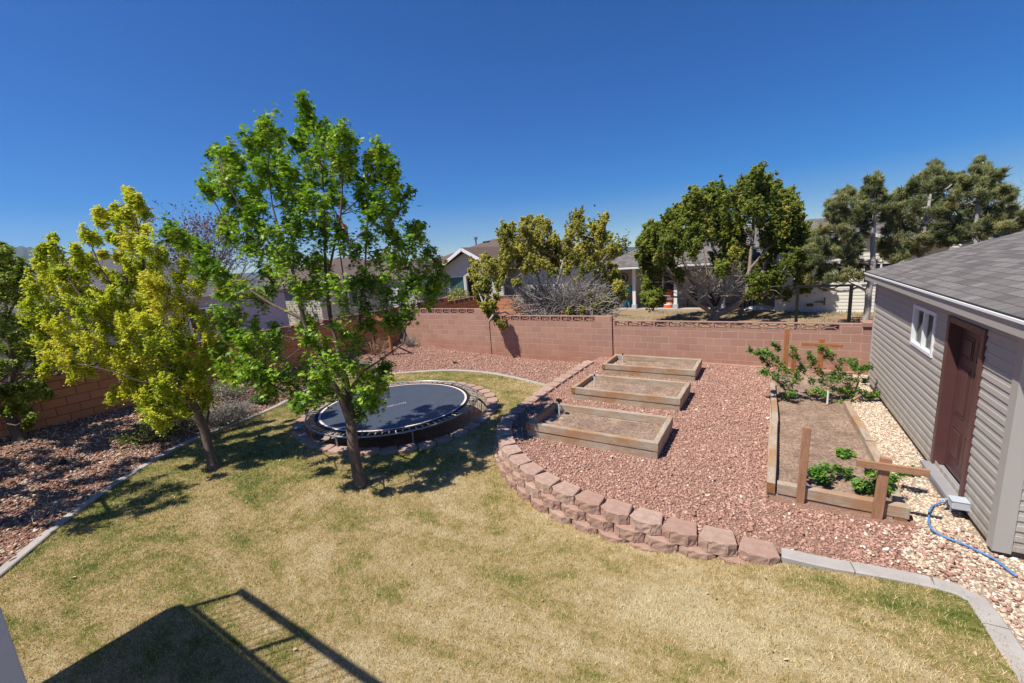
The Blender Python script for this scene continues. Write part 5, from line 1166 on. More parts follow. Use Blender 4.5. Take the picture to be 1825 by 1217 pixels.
# ---- pinyon pines behind the shed
c6 = B(1400, 270, 3.687, [(585, 180, 20), (560, 210, 24), (610, 205, 16), (590, 250, 24), (540, 250, 20), (630, 265, 20), (600, 300, 30), (550, 310, 28), (640, 310, 22), (440, 260, 22), (400, 280, 24), (380, 320, 28), (450, 310, 34), (500, 290, 24), (340, 350, 22), (310, 370, 20), (290, 350, 14), (330, 400, 34), (390, 390, 42), (460, 380, 42), (520, 370, 36), (580, 370, 36), (650, 370, 26), (300, 430, 30), (350, 460, 42), (430, 460, 46), (500, 450, 42), (570, 450, 36), (640, 440, 24), (300, 510, 38), (370, 530, 45), (440, 540, 45), (510, 530, 40), (250, 520, 28), (220, 540, 24), (260, 590, 38), (330, 600, 42), (410, 610, 42), (480, 610, 38), (210, 620, 36), (170, 660, 32), (250, 680, 42), (330, 680, 38), (400, 690, 36), (460, 690, 34), (200, 720, 34), (280, 760, 38), (350, 760, 34), (420, 760, 32), (490, 750, 26), (230, 820, 30), (300, 840, 30), (360, 830, 28), (430, 820, 30), (500, 820, 26), (180, 850, 24), (260, 900, 16), (560, 750, 20)])
c7 = B(1400, 270, 3.687, [(990, 95, 22), (960, 120, 28), (940, 150, 28), (1000, 150, 28), (1040, 170, 24), (870, 190, 22), (840, 210, 26), (930, 200, 36), (1000, 210, 34), (1080, 180, 24), (1130, 180, 26), (1110, 210, 24), (850, 250, 34), (920, 270, 42), (1000, 270, 40), (1060, 230, 26), (800, 280, 30), (740, 280, 24), (760, 320, 30), (700, 330, 26), (720, 370, 34), (790, 350, 36), (860, 340, 42), (940, 350, 42), (1020, 340, 40), (690, 400, 26), (750, 430, 40), (820, 420, 42), (900, 430, 42), (980, 430, 40), (700, 470, 30), (760, 510, 40), (840, 510, 42), (920, 510, 42), (660, 530, 30), (710, 570, 36), (790, 590, 40), (870, 590, 40), (950, 590, 38), (650, 610, 30), (720, 650, 36), (800, 660, 36), (880, 650, 34), (660, 680, 30), (720, 710, 26), (1000, 520, 38), (1030, 600, 34), (640, 640, 20), (1000, 570, 34), (940, 620, 34), (880, 620, 36), (820, 620, 36), (1040, 560, 34), (760, 680, 32)])
c8 = B(1400, 270, 3.687, [(1280, 60, 18), (1265, 95, 20), (1290, 120, 20), (1240, 125, 16), (1310, 125, 14), (1270, 160, 24), (1230, 190, 22), (1180, 190, 22), (1170, 210, 20), (1300, 180, 28), (1390, 150, 22), (1410, 160, 18), (1380, 180, 20), (1250, 230, 36), (1330, 220, 36), (1150, 250, 28), (1120, 290, 32), (1200, 290, 40), (1280, 290, 42), (1370, 250, 30), (1430, 260, 26), (1460, 260, 20), (1360, 310, 42), (1430, 320, 36), (1480, 310, 24), (1100, 360, 36), (1180, 370, 42), (1260, 370, 42), (1340, 380, 42), (1420, 390, 38), (1490, 370, 28), (1080, 430, 38), (1160, 450, 42), (1240, 450, 42), (1320, 460, 42), (1400, 460, 38), (1470, 440, 32), (1530, 430, 28), (1560, 470, 30), (1100, 520, 38), (1180, 530, 38), (1260, 530, 36), (1340, 530, 30), (1420, 520, 28), (1500, 500, 28), (1120, 580, 30), (1200, 570, 26), (1280, 560, 34), (1150, 540, 36), (1360, 520, 34), (1440, 500, 34), (1520, 480, 34), (1080, 600, 30), (1580, 430, 20), (1600, 480, 26)])
def flat0(P): P = np.array(P, float); P[2] = .29; return P
for i, (cc, bx, by, D, lb, lim) in enumerate([
    (c6, 1543, 560, 14.6, 'spiky pinyon pine with bare grey branches just left of the shed roof', [['base', (1548, 520), (1556, 470), (1556, 420), (1560, 370), (1560, 330)]]),
    (c7, 1662, 520, 15.4, 'middle pinyon pine rising behind the shed roof', [['base', (1640, 480), (1645, 430), (1655, 370), (1665, 320)]]),
    (c8, 1735, 480, 15., 'rightmost and tallest pinyon pine behind the shed roof', [['base', (1738, 440), (1740, 390), (1745, 340), (1747, 300)]])]):
    bp = flat0(dep(bx, by, D)); grow('pine_tree', lb, bp, lim, cc, TM_PINE, 210, .115, MT['leaf_pine'], MT['dead'], D0=D, shoots=9, sl=1.7, lat=.035, outw=.6, up_=.45, nd=.9, tskip=2, spread=1.2, rtip=.007, trunk_r=.10, seed=20 + i, shell=.4, twigs=4, updir=.45, group='pinyon pines behind the shed')

# ---- raspberry clumps and strawberry-like shoots in the long bed
def rasp(lb, bp, lst, seed, size=.05, per=45, spread=.22, name='raspberry_bush'):
    grow(name, lb, bp, [['base']], [(x_, y_, q_ * 1.25) for x_, y_, q_ in B(1280, 560, 3.2, lst)], TM_MAPLE, per * 2.6, size * 1.05, MT['leaf_rasp'], MT['drygold'], spread=spread, rtip=.003, trunk_r=.02, seed=seed, shoots=5, sl=1.3, lat=.03, up_=.5, cat='plant', updir=.9, part=('stem', 'leaves'), group=None)
g3 = .33
rasp('left one of the two tall raspberry clumps at the far end of the long bed', at(1408, 716, g3), [(190, 205, 14), (225, 212, 16), (265, 222, 16), (300, 235, 18), (325, 170, 12), (345, 200, 14), (275, 205, 12), (255, 255, 16), (290, 290, 20), (330, 260, 20), (350, 290, 26), (385, 310, 26), (430, 195, 16), (428, 235, 18), (455, 250, 16), (475, 290, 18), (485, 330, 22), (430, 340, 28), (390, 350, 28), (340, 350, 26), (250, 332, 18), (290, 340, 20), (370, 400, 28), (420, 400, 26), (450, 375, 20), (340, 390, 18), (395, 480, 26), (430, 488, 24), (375, 500, 18), (420, 450, 20)], 31, per=42)
rasp('right one of the two tall raspberry clumps, its canes reaching over the cream gravel', at(1470, 712, g3), [(600, 195, 20), (625, 212, 16), (575, 205, 14), (522, 222, 14), (535, 250, 18), (545, 280, 20), (620, 245, 18), (650, 250, 16), (700, 268, 18), (740, 268, 16), (790, 282, 16), (830, 298, 18), (560, 320, 26), (600, 330, 28), (645, 330, 28), (685, 315, 22), (730, 340, 20), (780, 325, 20), (815, 318, 14), (540, 380, 24), (590, 390, 30), (640, 380, 30), (690, 365, 26), (740, 375, 24), (790, 380, 20), (835, 380, 16), (540, 430, 24), (590, 442, 26), (620, 455, 20), (660, 490, 26), (705, 500, 28), (745, 480, 22), (700, 440, 26), (735, 420, 22), (700, 520, 18), (650, 420, 28), (770, 290, 14), (860, 300, 10)], 32, per=44)
rasp('arching raspberry shoot lying out over the cream gravel near the shed', at(1520, 712, g3), [(800, 440, 14), (830, 450, 16), (860, 458, 16), (890, 462, 14), (925, 458, 14), (955, 462, 12), (870, 475, 10)], 33, per=30, spread=.08)
rasp('low leafy shoot by the middle of the long bed front', at(1470, 860, g3), [(510, 905, 14), (545, 895, 18), (580, 885, 18), (620, 880, 18), (660, 885, 18), (705, 895, 18), (745, 905, 16), (590, 930, 16), (600, 955, 14), (625, 965, 10), (560, 915, 16)], 34, per=36, spread=.12)
rasp('small leafy tuft at the left end of the near crossbar', at(1510, 815, g3), [(700, 790, 14), (725, 800, 18), (745, 790, 12), (715, 815, 12)], 35, per=36, spread=.06)
rasp('leafy raspberry shoots around the foot of the near cross-shaped post', at(1565, 880, g3), [(860, 870, 20), (875, 900, 16), (800, 960, 16), (825, 975, 20), (860, 985, 22), (820, 1000, 14), (955, 930, 22), (990, 945, 18), (1045, 905, 16), (1080, 900, 16), (1120, 900, 14), (960, 980, 24), (975, 1010, 22), (1005, 1035, 18), (940, 1025, 20), (900, 960, 20)], 36, per=40, spread=.16)

# ---- shrubs and debris in the left bed
def twiggy(name, label, p, rad, h, n, m_, seed, leaf=None, nl=0, ls=.03, cat='shrub'):
    r = np.random.default_rng(seed); root = empty(name, tuple(p), 0, label, cat); mb = MB(); tips = []
    for i in range(n):
        a = r.uniform(0, 2 * pi); rr_ = rad * sqrt(r.uniform(0, 1)); e = np.array([rr_ * cos(a), rr_ * sin(a), h * r.uniform(.35, 1) * (1.15 - .5 * rr_ / rad)]); s_ = np.array([e[0] * .25, e[1] * .25, 0]); mid = (s_ + e) / 2 + r.normal(0, rad * .15, 3); mid[2] = abs(mid[2]) + h * .15
        q = smoothline([s_, mid, e], 3); mb.tube(q, [.005 * (1 - .7 * k / (len(q) - 1)) + .0015 for k in range(len(q))], 3, cap=False); tips += [q[-1], q[-2], q[-3]]
    mb.build('stem', m_, root)
    if leaf:
        P = np.array(tips)[r.integers(0, len(tips), nl)] + r.normal(0, rad * .08, (nl, 3)); P[:, 2] = np.abs(P[:, 2])
        V, Fc, Tt = inst(*TM_OVAL, P, frames(r.normal(0, .6, (nl, 3)) + np.array([0, 0, .7])), ls * np.exp(r.normal(0, .3, nl)), r.beta(2, 2, nl)); obj('leaves', np_mesh('leaves', V, Fc, Tt), leaf, root)
    return root
def bz(x, y):
    P = at(x, y, .15)
    for _ in range(4): P = at(x, y, float(BEDZ([P[0]], [P[1]])[0]))
    return P
MT['leaf_grey'] = tint_mat('sage_leaves', [(0, (.16, .14, .09)), (.5, (.32, .29, .20)), (1, (.46, .42, .30))], .8, .1, .15)
twiggy('green_shrub', 'small bright green rounded shrub in the gravel left of the trampoline', bz(466, 716), .30, .24, 130, MT['barkd'], 41, MT['leaf_rasp'], 900, .045)
twiggy('dry_shrub', 'straggly grey-brown dry shrub beside the yellow-green tree', bz(402, 752), .85, .55, 420, MT['dead'], 42, MT['leaf_grey'], 1500, .035)
twiggy('dry_shrub', 'pale sage coloured shrub behind the yellow-green tree trunk', bz(405, 712), .65, .55, 300, MT['dead'], 43, MT['leaf_grey'], 2200, .04)
twiggy('dry_shrub', 'low dark shrub in the tree shade near the orange wall', bz(285, 778), .8, .40, 320, MT['barkd'], 44, MT['leaf_dark'], 1300, .04)
twiggy('dry_shrub', 'dead sprawling twigs on the bark chips below the left tree', bz(88, 915), .35, .10, 50, MT['dead'], 45)
v = twiggy('dry_vine', 'tangle of dry tan vine canes at the foot of the orange post', bz(668, 632), .75, .85, 170, MT['drygold'], 46)
twiggy('dry_shrub', 'small grey dead shrub against the back wall near the corner', (-12.9, 12.4, .33), .45, .55, 150, MT['dead'], 47)
twiggy('dry_shrub', 'dry twiggy heap left of the trellis under the maple leaves', bz(640, 660), .7, .35, 220, MT['dead'], 48, MT['leaf_grey'], 500, .03)
def rock(label, p, s, seed, m_=None, name='rock', cat='rock'):
    r = np.random.default_rng(seed); tv, tf_ = ico(); bm = bmesh.new()
    for q in tv: bm.verts.new(q * r.uniform(.75, 1.15) * np.array(s))
    bm.verts.ensure_lookup_table()
    for f in tf_: bm.faces.new([bm.verts[i] for i in f])
    bmesh.ops.subdivide_edges(bm, edges=bm.edges[:], cuts=1, smooth=.4); me = bpy.data.meshes.new(name); bm.to_mesh(me); bm.free()
    o = obj(name, me, m_ or MT['rock'], None, tuple(p)); return tag(o, label, cat)
rock('rounded field stone in the shade near the left wall', bz(243, 772), (.17, .14, .10), 3)
rock('small pale stone lying in the bark chips at the left', bz(95, 822), (.10, .08, .04), 4)
rock('pale flat stone slab lying on the left of the stone ring', at(529, 762, .14), (.15, .10, .022), 5, MT['conc'])
o = MB().prism([(-.2, -.03), (.22, -.06), (.25, .04), (-.16, .09)], 0, .03).build('drain_cover', MT['blackmetal']); P = bz(108, 822); o.location = tuple(P); tag(o, 'dark flat cover plate in the bark chips at the left', 'cover')
o = MB().prism([(-.09, -.03), (.10, -.04), (.16, .04), (-.02, .05)], .0, .06).build('sprinkler_head', MT['blackmetal']); P = bz(811, 648); o.location = tuple(P); o.rotation_euler = (0, .3, .5); tag(o, 'small black sprinkler part on the red gravel behind the trampoline', 'sprinkler')

# dry leaves and pale bits on the grass
X, Y = scatter_pts(lawn_poly, 3.2, [RINGMID]); n = len(X)
V, Fc, Tt = inst(*TM_OVAL, np.stack([X, Y, LAWN(X, Y) + .022], 1), frames(np.stack([RNG.normal(0, .4, n), RNG.normal(0, .4, n), np.ones(n)], 1)), .026 * np.exp(RNG.normal(0, .4, n)), RNG.uniform(0, 1, n))
tag(obj('leaf_litter', np_mesh('leaf_litter', V, Fc, Tt), MT['litter']), 'scattered dry leaves and pale bits on the lawn', 'leaves', kind='stuff')
X, Y = scatter_pts(bed_poly, 22, []); k = (Y < 8); X = X[k]; Y = Y[k]; n = len(X)
V, Fc, Tt = inst(*TM_OVAL, np.stack([X, Y, BEDZ(X, Y) + .035], 1), frames(np.stack([RNG.normal(0, .5, n), RNG.normal(0, .5, n), np.ones(n)], 1)), .05 * np.exp(RNG.normal(0, .35, n)), RNG.uniform(0, 1, n))
tag(obj('leaf_litter', np_mesh('leaf_litter', V, Fc, Tt), MT['litter']), 'dry leaves lying on the left gravel bed', 'leaves', kind='stuff')

X, Y = scatter_pts(terr_only, 5, box_ex); n = len(X)
V, Fc, Tt = inst(*TM_OVAL, np.stack([X, Y, TERR(X, Y) + .03], 1), frames(np.stack([RNG.normal(0, .5, n), RNG.normal(0, .5, n), np.ones(n)], 1)), .04 * np.exp(RNG.normal(0, .4, n)), RNG.uniform(0, 1, n))
tag(obj('leaf_litter', np_mesh('leaf_litter', V, Fc, Tt), MT['litter']), 'a few dry leaves blown on to the red terrace gravel', 'leaves', kind='stuff')
# ==== PART 3: beyond the walls ====
# black pipe frame behind the back wall
P0 = (.52, 13.6); P1 = (1.64, 13.6)
fr = empty('metal_frame', (P0[0], P0[1], .29), 0, 'black metal goal-shaped frame standing behind the back wall', 'metal frame')
MB().box(-.035, .035, -.035, .035, -.2, 2.03).build('post', MT['blackmetal'], fr); MB().box(1.09, 1.16, -.035, .035, -.2, 2.03).build('post', MT['blackmetal'], fr)
MB().box(-.06, 1.19, -.036, .036, 2.032, 2.085).build('crossbar', MT['blackmetal'], fr)

nt = 900; X = RNG.uniform(-9, 6, nt); Y = 17 + 6.5 * RNG.uniform(0, 1, nt); k = np.sin(X * 1.3) + np.cos(Y * 2.1 + X) > -.3; X = X[k]; Y = Y[k]
VV = []
for x, y in zip(X, Y):
    for q in range(9):
        a = RNG.uniform(0, 6.28); h_q = RNG.uniform(.05, .16); ox, oy = RNG.normal(0, .09, 2); VV += [(x + ox - .012, y + oy, .27), (x + ox + .012, y + oy, .27), (x + ox + cos(a) * .05, y + oy + sin(a) * .05, .28 + h_q)]
VV = np.array(VV); tag(obj('weeds', np_mesh('weeds', VV, np.arange(len(VV)).reshape(-1, 3), np.repeat(RNG.beta(2, 2, len(VV) // 3), 3)), MT['leaf_grey']), 'dry weeds and grass tufts on the neighbour yard', 'weeds', kind='stuff')

def hip(x0, x1, y0, y1, ze, zr, ov=.35, sl_in=None):
    """four roof planes of a hip roof, ridge along the longer side"""
    x0 -= ov; x1 += ov; y0 -= ov; y1 += ov
    if x1 - x0 > y1 - y0:
        h = (y1 - y0) / 2; ym = (y0 + y1) / 2; a = (x0 + h, ym, zr); b_ = (x1 - h, ym, zr)
        return [[(x0, y0, ze), (x1, y0, ze), b_, a], [(x1, y1, ze), (x0, y1, ze), a, b_], [(x0, y1, ze), (x0, y0, ze), a], [(x1, y0, ze), (x1, y1, ze), b_]]
    h = (x1 - x0) / 2; xm = (x0 + x1) / 2; a = (xm, y0 + h, zr); b_ = (xm, y1 - h, zr)
    return [[(x0, y0, ze), (x1, y0, ze), a], [(x1, y0, ze), (x1, y1, ze), b_, a], [(x1, y1, ze), (x0, y1, ze), b_], [(x0, y1, ze), (x0, y0, ze), a, b_]]
def face_siding(L, z0, z1, ops, m_, parent, x, y, rot, course=.13):
    o = siding(L, z0, z1, course, ops, m_, 'wall', parent, .014); o.location = (x, y, 0); o.rotation_euler = (0, 0, rot); return o
def house_window(parent, x, y, rot, w_, z0, z1, glass, mull=0, cross=True, fr_=.07):
    """window set in a wall; local x along the wall, -y outwards"""
    mb = MB(); mb.box(0, fr_, -.05, .05, z0, z1); mb.box(w_ - fr_, w_, -.05, .05, z0, z1); mb.box(fr_, w_ - fr_, -.05, .05, z0, z0 + fr_); mb.box(fr_, w_ - fr_, -.05, .05, z1 - fr_, z1)
    if cross: mb.box(fr_, w_ - fr_, -.045, .045, (z0 + z1) / 2 - .02, (z0 + z1) / 2 + .02)
    for i in range(mull): x_ = w_ * (i + 1) / (mull + 1); mb.box(x_ - .03, x_ + .03, -.046, .044, z0 + fr_, z1 - fr_)
    f = mb.build('window', MT['white'], parent); f.location = (x, y, 0); f.rotation_euler = (0, 0, rot)
    MB().box(fr_ - .01, w_ - fr_ + .01, -.005, .004, z0 + fr_ - .01, z1 - fr_ + .01).build('pane', glass, f); return f

# --- cream house with the porch
h2 = empty('house', (0, 0, 0), 0, 'cream sided house with grey roof and white porch columns behind the junipers', 'house')
PZ = .27; EV = 2.72
mb = MB(); mb.box(-8.7, .1, 24.0, 26.4, 0, PZ + .05); mb.build('porch_slab', MT['conc'], h2)
for x in (-6.85, -4.6, -2.27):
    c_ = MB().box(x - .085, x + .085, 24.19, 24.36, PZ + .30, EV - .12).build('column', MT['white'], h2); MB().box(x - .13, x + .13, 24.14, 24.41, PZ + .04, PZ + .299).build('column_base', MT['greybox'], c_)
mb = MB(); mb.box(-8.75, .12, 24.12, 24.40, EV - .119, EV + .03); mb.build('porch_beam', MT['white'], h2)
ops = [(2.3, 3.7, 1.05, 2.25), (5.6, 6.7, .35, 2.4)]
face_siding(9, PZ + .04, EV + .05, ops, MT['creamd'], h2, -8.7, 26.3, 0)  # cream porch wall, its shade painted in with the darker siding
house_window(h2, -6.4, 26.28, 0, 1.4, 1.05, 2.25, MT['glass'], 1)
d = MB().box(0, 1.1, -.03, .03, .35, 2.4).build('door', MT['white'], h2); d.location = (-3.1, 26.3, 0)
MB().box(-8.7, -8.6, 24.1, 26.3, PZ, EV).build('porch_side_post', MT['white'], h2)
MB().box(-6.55, -6.42, 26.20, 26.29, PZ + .04, EV).build('wall_trim', MT['white'], h2)
face_siding(9.0, .27, 2.95, [(3.0, 4.2, 1.5, 2.4)], MT['cream'], h2, .13, 23.3, 0, .15)
house_window(h2, 3.13, 23.28, 0, 1.2, 1.5, 2.4, MT['glass'], 1, False)
MB().box(.02, .16, 23.24, 23.42, .2, 2.95).build('corner_trim', MT['white'], h2)
mb = MB(); mb.box(.135, .20, 23.32, 26.3, .2, 2.9); mb.box(9.0, 9.1, 23.3, 31, .2, 2.9); mb.box(-8.7, 9.1, 31, 31.1, .2, 2.9); mb.box(-8.72, -8.62, 26.32, 31, .2, 2.7); mb.build('wall_return', MT['cream'], h2)
roof_quads(hip(-8.75, 9.1, 24.0, 31, EV + .03, 4.55, .35), 'roof', MT['shing'], h2, .05)
mb = MB(); mb.box(-9.12, 9.46, 23.60, 23.64, EV - .10, EV + .0); mb.box(-9.12, .1, 23.66, 26.3, EV - .08, EV - .06); mb.build('fascia', MT['white'], h2)
# small front gable over the wing
roof_quads([[(5.6, 23.0, 2.95), (5.6, 27.3, 2.95), (2.9, 27.3, 3.75), (2.9, 23.0, 3.75)], [(.2, 27.3, 2.95), (.2, 23.0, 2.95), (2.9, 23.0, 3.75), (2.9, 27.3, 3.75)]], 'gable_roof', MT['shing'], h2, .05)
mb = MB(); mb.bar((.2, 22.98, 2.88), (2.9, 22.98, 3.68), .04, .14); mb.bar((2.9, 22.98, 3.68), (5.6, 22.98, 2.88), .04, .14); mb.build('gable_trim', MT['white'], h2)
mb = MB(); mb.prism([(.4, 2.95), (5.4, 2.95), (2.9, 3.66)], 0, .06); mb.v = [(x, 23.3 - z, y) for x, y, z in mb.v]; mb.build('gable', MT['cream'], h2)
mb = MB(); P = dep(1437, 403, 31.5); mb.tube([(P[0], P[1], 3.9), (P[0], P[1], P[2])], .07, 8); mb.tube([(P[0], P[1], P[2]), (P[0], P[1], P[2] + .18)], .16, 8); mb.build('vent_pipe', MT['steel'], h2)
# emblem on the porch wall: dark ring round a looped figure, scroll below it
em = MB(); ex, ez = -8.08, 1.98
k = 28
for i in range(k):
    a = 2 * pi * i / k; a2 = 2 * pi * (i + 1) / k; em.bar((.27 * cos(a), 0, .29 * sin(a)), (.27 * cos(a2), 0, .29 * sin(a2)), .02, .045)
o = em.build('wall_emblem', MT['blackmetal'], h2); o.location = (ex, 26.24, ez)
em = MB(); q = smoothline([(-.10, -.15), (-.03, -.05), (.06, .08), (.02, .17), (-.05, .13), (-.03, .02), (.07, -.06), (.11, -.16)], 4)
for a_, b_ in zip(q[:-1], q[1:]): em.bar((a_[0], 0, a_[1]), (b_[0], 0, b_[1]), .02, .035)
em.bar((-.09, 0, .07), (.11, 0, .07), .019, .03); o2 = em.build('emblem_figure', MT['blackmetal'], o)
em = MB()
for i in range(9):
    x = -.14 + i * .075
    if i == 3: continue
    em.bar((x, 0, -.52), (x + .05, 0, -.50 + .02 * (i % 3)), .018, .05)
em.build('scroll_sign', MT['blackmetal'], o)
# porch things
dr = empty('traffic_drum', (-5.05, 24.75, PZ + .05), 0, 'orange and white striped traffic drum on the porch', 'traffic drum')
mb = MB(); zz = [0, .16, .17, .30, .31, .44, .45, .60, .61, .74, .75, .90, .92]
R_ = [.30, .29, .28, .275, .265, .26, .25, .245, .235, .23, .22, .20, .12]
mb.tube([(0, 0, z) for z in zz], R_, 20); mb.build('drum', MT['orange'], dr, smooth=False)
mb = MB(); mb.tube([(0, 0, .175), (0, 0, .295)], .283, 20, False); mb.tube([(0, 0, .455), (0, 0, .595)], .256, 20, False); mb.build('stripe', MT['white'], dr); MB().box(-.1, .1, -.02, .02, .92, 1.02).build('handle', MT['orange'], dr)
for i, (z, w_, lb) in enumerate(((0, .62, 'lower teal storage bin stacked on the porch'), (.85, .72, 'upper teal storage bin with lid on the porch shelf'))):
    b_ = empty('storage_bin', (-7.55, 25.2, PZ + .05 + z), 0, lb, 'bin', 'teal bins on the porch'); MB().box(-w_ / 2 + .04, w_ / 2 - .04, -.2, .2, 0, .38).build('body', MT['teal'], b_, bevel=.02); MB().box(-w_ / 2, w_ / 2, -.24, .24, .385, .43).build('lid', MT['teal'], b_, bevel=.01)
sh = empty('shelf', (-7.55, 25.2, PZ + .05), 0, 'small brown shelf between the teal bins on the porch', 'shelf')
mb = MB(); [mb.box(x, x + .04, -.2, .2, 0, .8) for x in (-.36, .32)]; mb.box(-.36, .36, -.2, .2, .80, .84); mb.box(-.32, .32, -.2, .2, .45, .49); mb.build('shelf_frame', MT['redwood'], sh)
def patio_chair(x, y, rz, lb):
    c_ = empty('patio_chair', (x, y, PZ + .05), rz, lb, 'chair', 'dark patio chairs on the porch')
    MB().box(-.25, .25, -.25, .25, .40, .45).build('seat', MT['blackmetal'], c_); MB().box(-.25, .25, .22, .26, .452, .95).build('backrest', MT['blackmetal'], c_)
    for sx in (-.23, .23):
        for sy in (-.23, .23): MB().box(sx - .018, sx + .018, sy - .018, sy + .018, 0, .399).build('leg', MT['blackmetal'], c_)
patio_chair(-3.9, 25.2, .2, 'dark metal patio chair just right of the porch column'); patio_chair(-1.2, 25.0, -.4, 'dark metal patio chair at the right end of the porch')
bb = MB().box(-.35, .35, -.3, .3, 0, .75).build('grill_cover', MT['blackmetal'], None, bevel=.05); bb.location = (-2.75, 25.4, PZ + .05); tag(bb, 'black covered grill against the porch wall behind the juniper trunks', 'grill')
# white tarp heap
r = np.random.default_rng(9); mb = MB(); nx, ny = 16, 8; P0 = at(1326, 553, .30); P1 = at(1378, 556, .30); L_ = float(np.linalg.norm(P1 - P0))
for i in range(nx):
    for j in range(ny):
        s, t_ = i / (nx - 1), j / (ny - 1); z = .20 * (sin(pi * s) ** .6) * sin(pi * t_) + r.uniform(-.02, .03) * sin(pi * t_); mb.v.append((L_ * s, .8 * t_ + .1 * sin(3 * s), max(0, z) + .01))
for i in range(nx - 1):
    for j in range(ny - 1): mb.f.append((i * ny + j, (i + 1) * ny + j, (i + 1) * ny + j + 1, i * ny + j + 1))
o = mb.build('tarp', MT['tarp'], None, smooth=True); o.location = (P0[0], P0[1] - .1, .30); tag(o, 'white tarp heaped on the ground at the end of the porch', 'tarp')
# spigot and pipe on the wing wall, dry grass tufts
mb = MB(); mb.bar((1.55, 23.2, .75), (1.9, 23.2, .75), .04, .05); mb.bar((1.9, 23.2, .6), (1.9, 23.2, .95), .05, .05); mb.bar((1.25, 23.2, .62), (1.5, 23.2, .62), .05, .12); o = mb.build('spigot', MT['found'], h2)

# --- stucco house with the gable
def pl(x, y, Yp): d_ = ray(x, y); return CAMP + d_ * (Yp / d_[1])
YG = 22.3
ap = pl(822, 441, YG); el_ = pl(787, 468, YG); hwid = 3.0; k_ = (ap[2] - el_[2]) / (ap[0] - el_[0])
h1 = empty('house', (0, 0, 0), 0, 'grey stucco house with white trimmed gable and brown roof', 'house')
zE = ap[2] - .14 - k_ * hwid; ax = ap[0]
ww = YG + .5
mb = MB(); mb.prism([(ax - hwid + .3, zE + .1), (ax + hwid - .3, zE + .1), (ax, ap[2] - .25)], 0, .15); mb.v = [(x, ww + z, y) for x, y, z in mb.v]; mb.build('gable', MT['stucco'], h1)
wt_, wb_ = pl(790, 494, ww)[2], pl(790, 530, ww)[2]
cols = [(ax - hwid + .3, ax - 2.2), (pl(795, 500, ww)[0], pl(799.5, 500, ww)[0]), (pl(827, 500, ww)[0], pl(831, 500, ww)[0]), (pl(846, 500, ww)[0], ax + hwid - .3)]
mb = MB(); [mb.box(a_, b_, ww, ww + .15, wb_, wt_ - .001) for a_, b_ in cols]; mb.box(ax - hwid + .3, ax + hwid - .3, ww, ww + .15, 0, wb_ - .001); mb.box(ax - hwid + .3, ax + hwid - .3, ww + .001, ww + .15, wt_, zE + .1); mb.build('wall', MT['stucco'], h1)
for a_, b_ in ((cols[0][1], cols[1][0]), (cols[1][1], cols[2][0])):
    f = house_window(h1, a_, ww + .07, 0, b_ - a_, wb_, wt_, MT['glassT'], 0, a_ < cols[1][0], .05)
MB().box(cols[2][1], cols[3][0], ww + .5, ww + .55, wb_ - 1, wt_).build('door', MT['glassT'], h1); MB().box(cols[3][0] - .12, cols[3][0] - .001, ww + .02, ww + .1, wb_ - .9, wt_ - .01).build('red_post', MT['redtrim'], h1)
roof_quads([[(ax + hwid, YG, zE), (ax + hwid, YG + 6, zE), (ax, YG + 6, ap[2]), (ax, YG, ap[2])], [(ax - hwid, YG + 6, zE), (ax - hwid, YG, zE), (ax, YG, ap[2]), (ax, YG + 6, ap[2])]], 'gable_roof', MT['shingB'], h1, .05)
mb = MB(); mb.bar((ax - hwid, YG - .03, zE - .12), (ax, YG - .03, ap[2] - .12), .04, .20); mb.bar((ax, YG - .03, ap[2] - .12), (ax + hwid, YG - .03, zE - .12), .04, .20); mb.build('gable_trim', MT['white'], h1)
rz_ = pl(842, 430, 30.)[2]
roof_quads(hip(ax - 8, ax + 6.2, YG + 2.2, YG + 13, zE + .15, rz_, .4), 'roof', MT['shingB'], h1, .05)
mb = MB(); mb.box(ax - 8, ax + 6.2, YG + 2.4, YG + 2.5, 0, zE + .1); mb.box(ax - 8, ax - 7.9, YG + 2.5, YG + 13, 0, zE + .1); mb.box(ax + 6.1, ax + 6.2, YG + 2.5, YG + 13, 0, zE + .1); mb.box(ax - 8, ax + 6.2, YG + 13, YG + 13.1, 0, zE + .1); mb.build('wall', MT['stucco'], h1)
for (x, y, k_2) in ((848, 429, 1), (861, 444, 0), (888, 443, 0), (868, 431, 0)):
    P = pl(x, y, 27.6 if y > 435 else 29.4); mb = MB()
    if k_2: mb.tube([(0, 0, -.6), (0, 0, .10)], .07, 8); mb.tube([(0, 0, .10), (0, 0, .30)], .15, 8); o = mb.build('vent_pipe', MT['steel'], h1)
    else: mb.box(-.28, .28, -.2, .2, -.25, .06); o = mb.build('roof_vent', MT['blackmetal'], h1)
    o.location = tuple(P)
o = twiggy('garden_shrub', 'reddish green shrub in front of the stucco house windows', (pl(815, 530, 21)[0], 21, .3), .9, 1.9, 260, MT['barkd'], 61, MT['leaf_jung'], 1600, .10)
gc = empty('patio_table', (ax + 4.2, YG - .6, .3), 0, 'green topped table with red legs beside the stucco house', 'table'); MB().box(-.6, .6, -.4, .4, .95, 1.02).build('tabletop', MT['teal'], gc)
for sx in (-.55, .55):
    for sy in (-.35, .35): MB().box(sx - .04, sx + .04, sy - .04, sy + .04, 0, .949).build('leg', MT['redtrim'], gc)

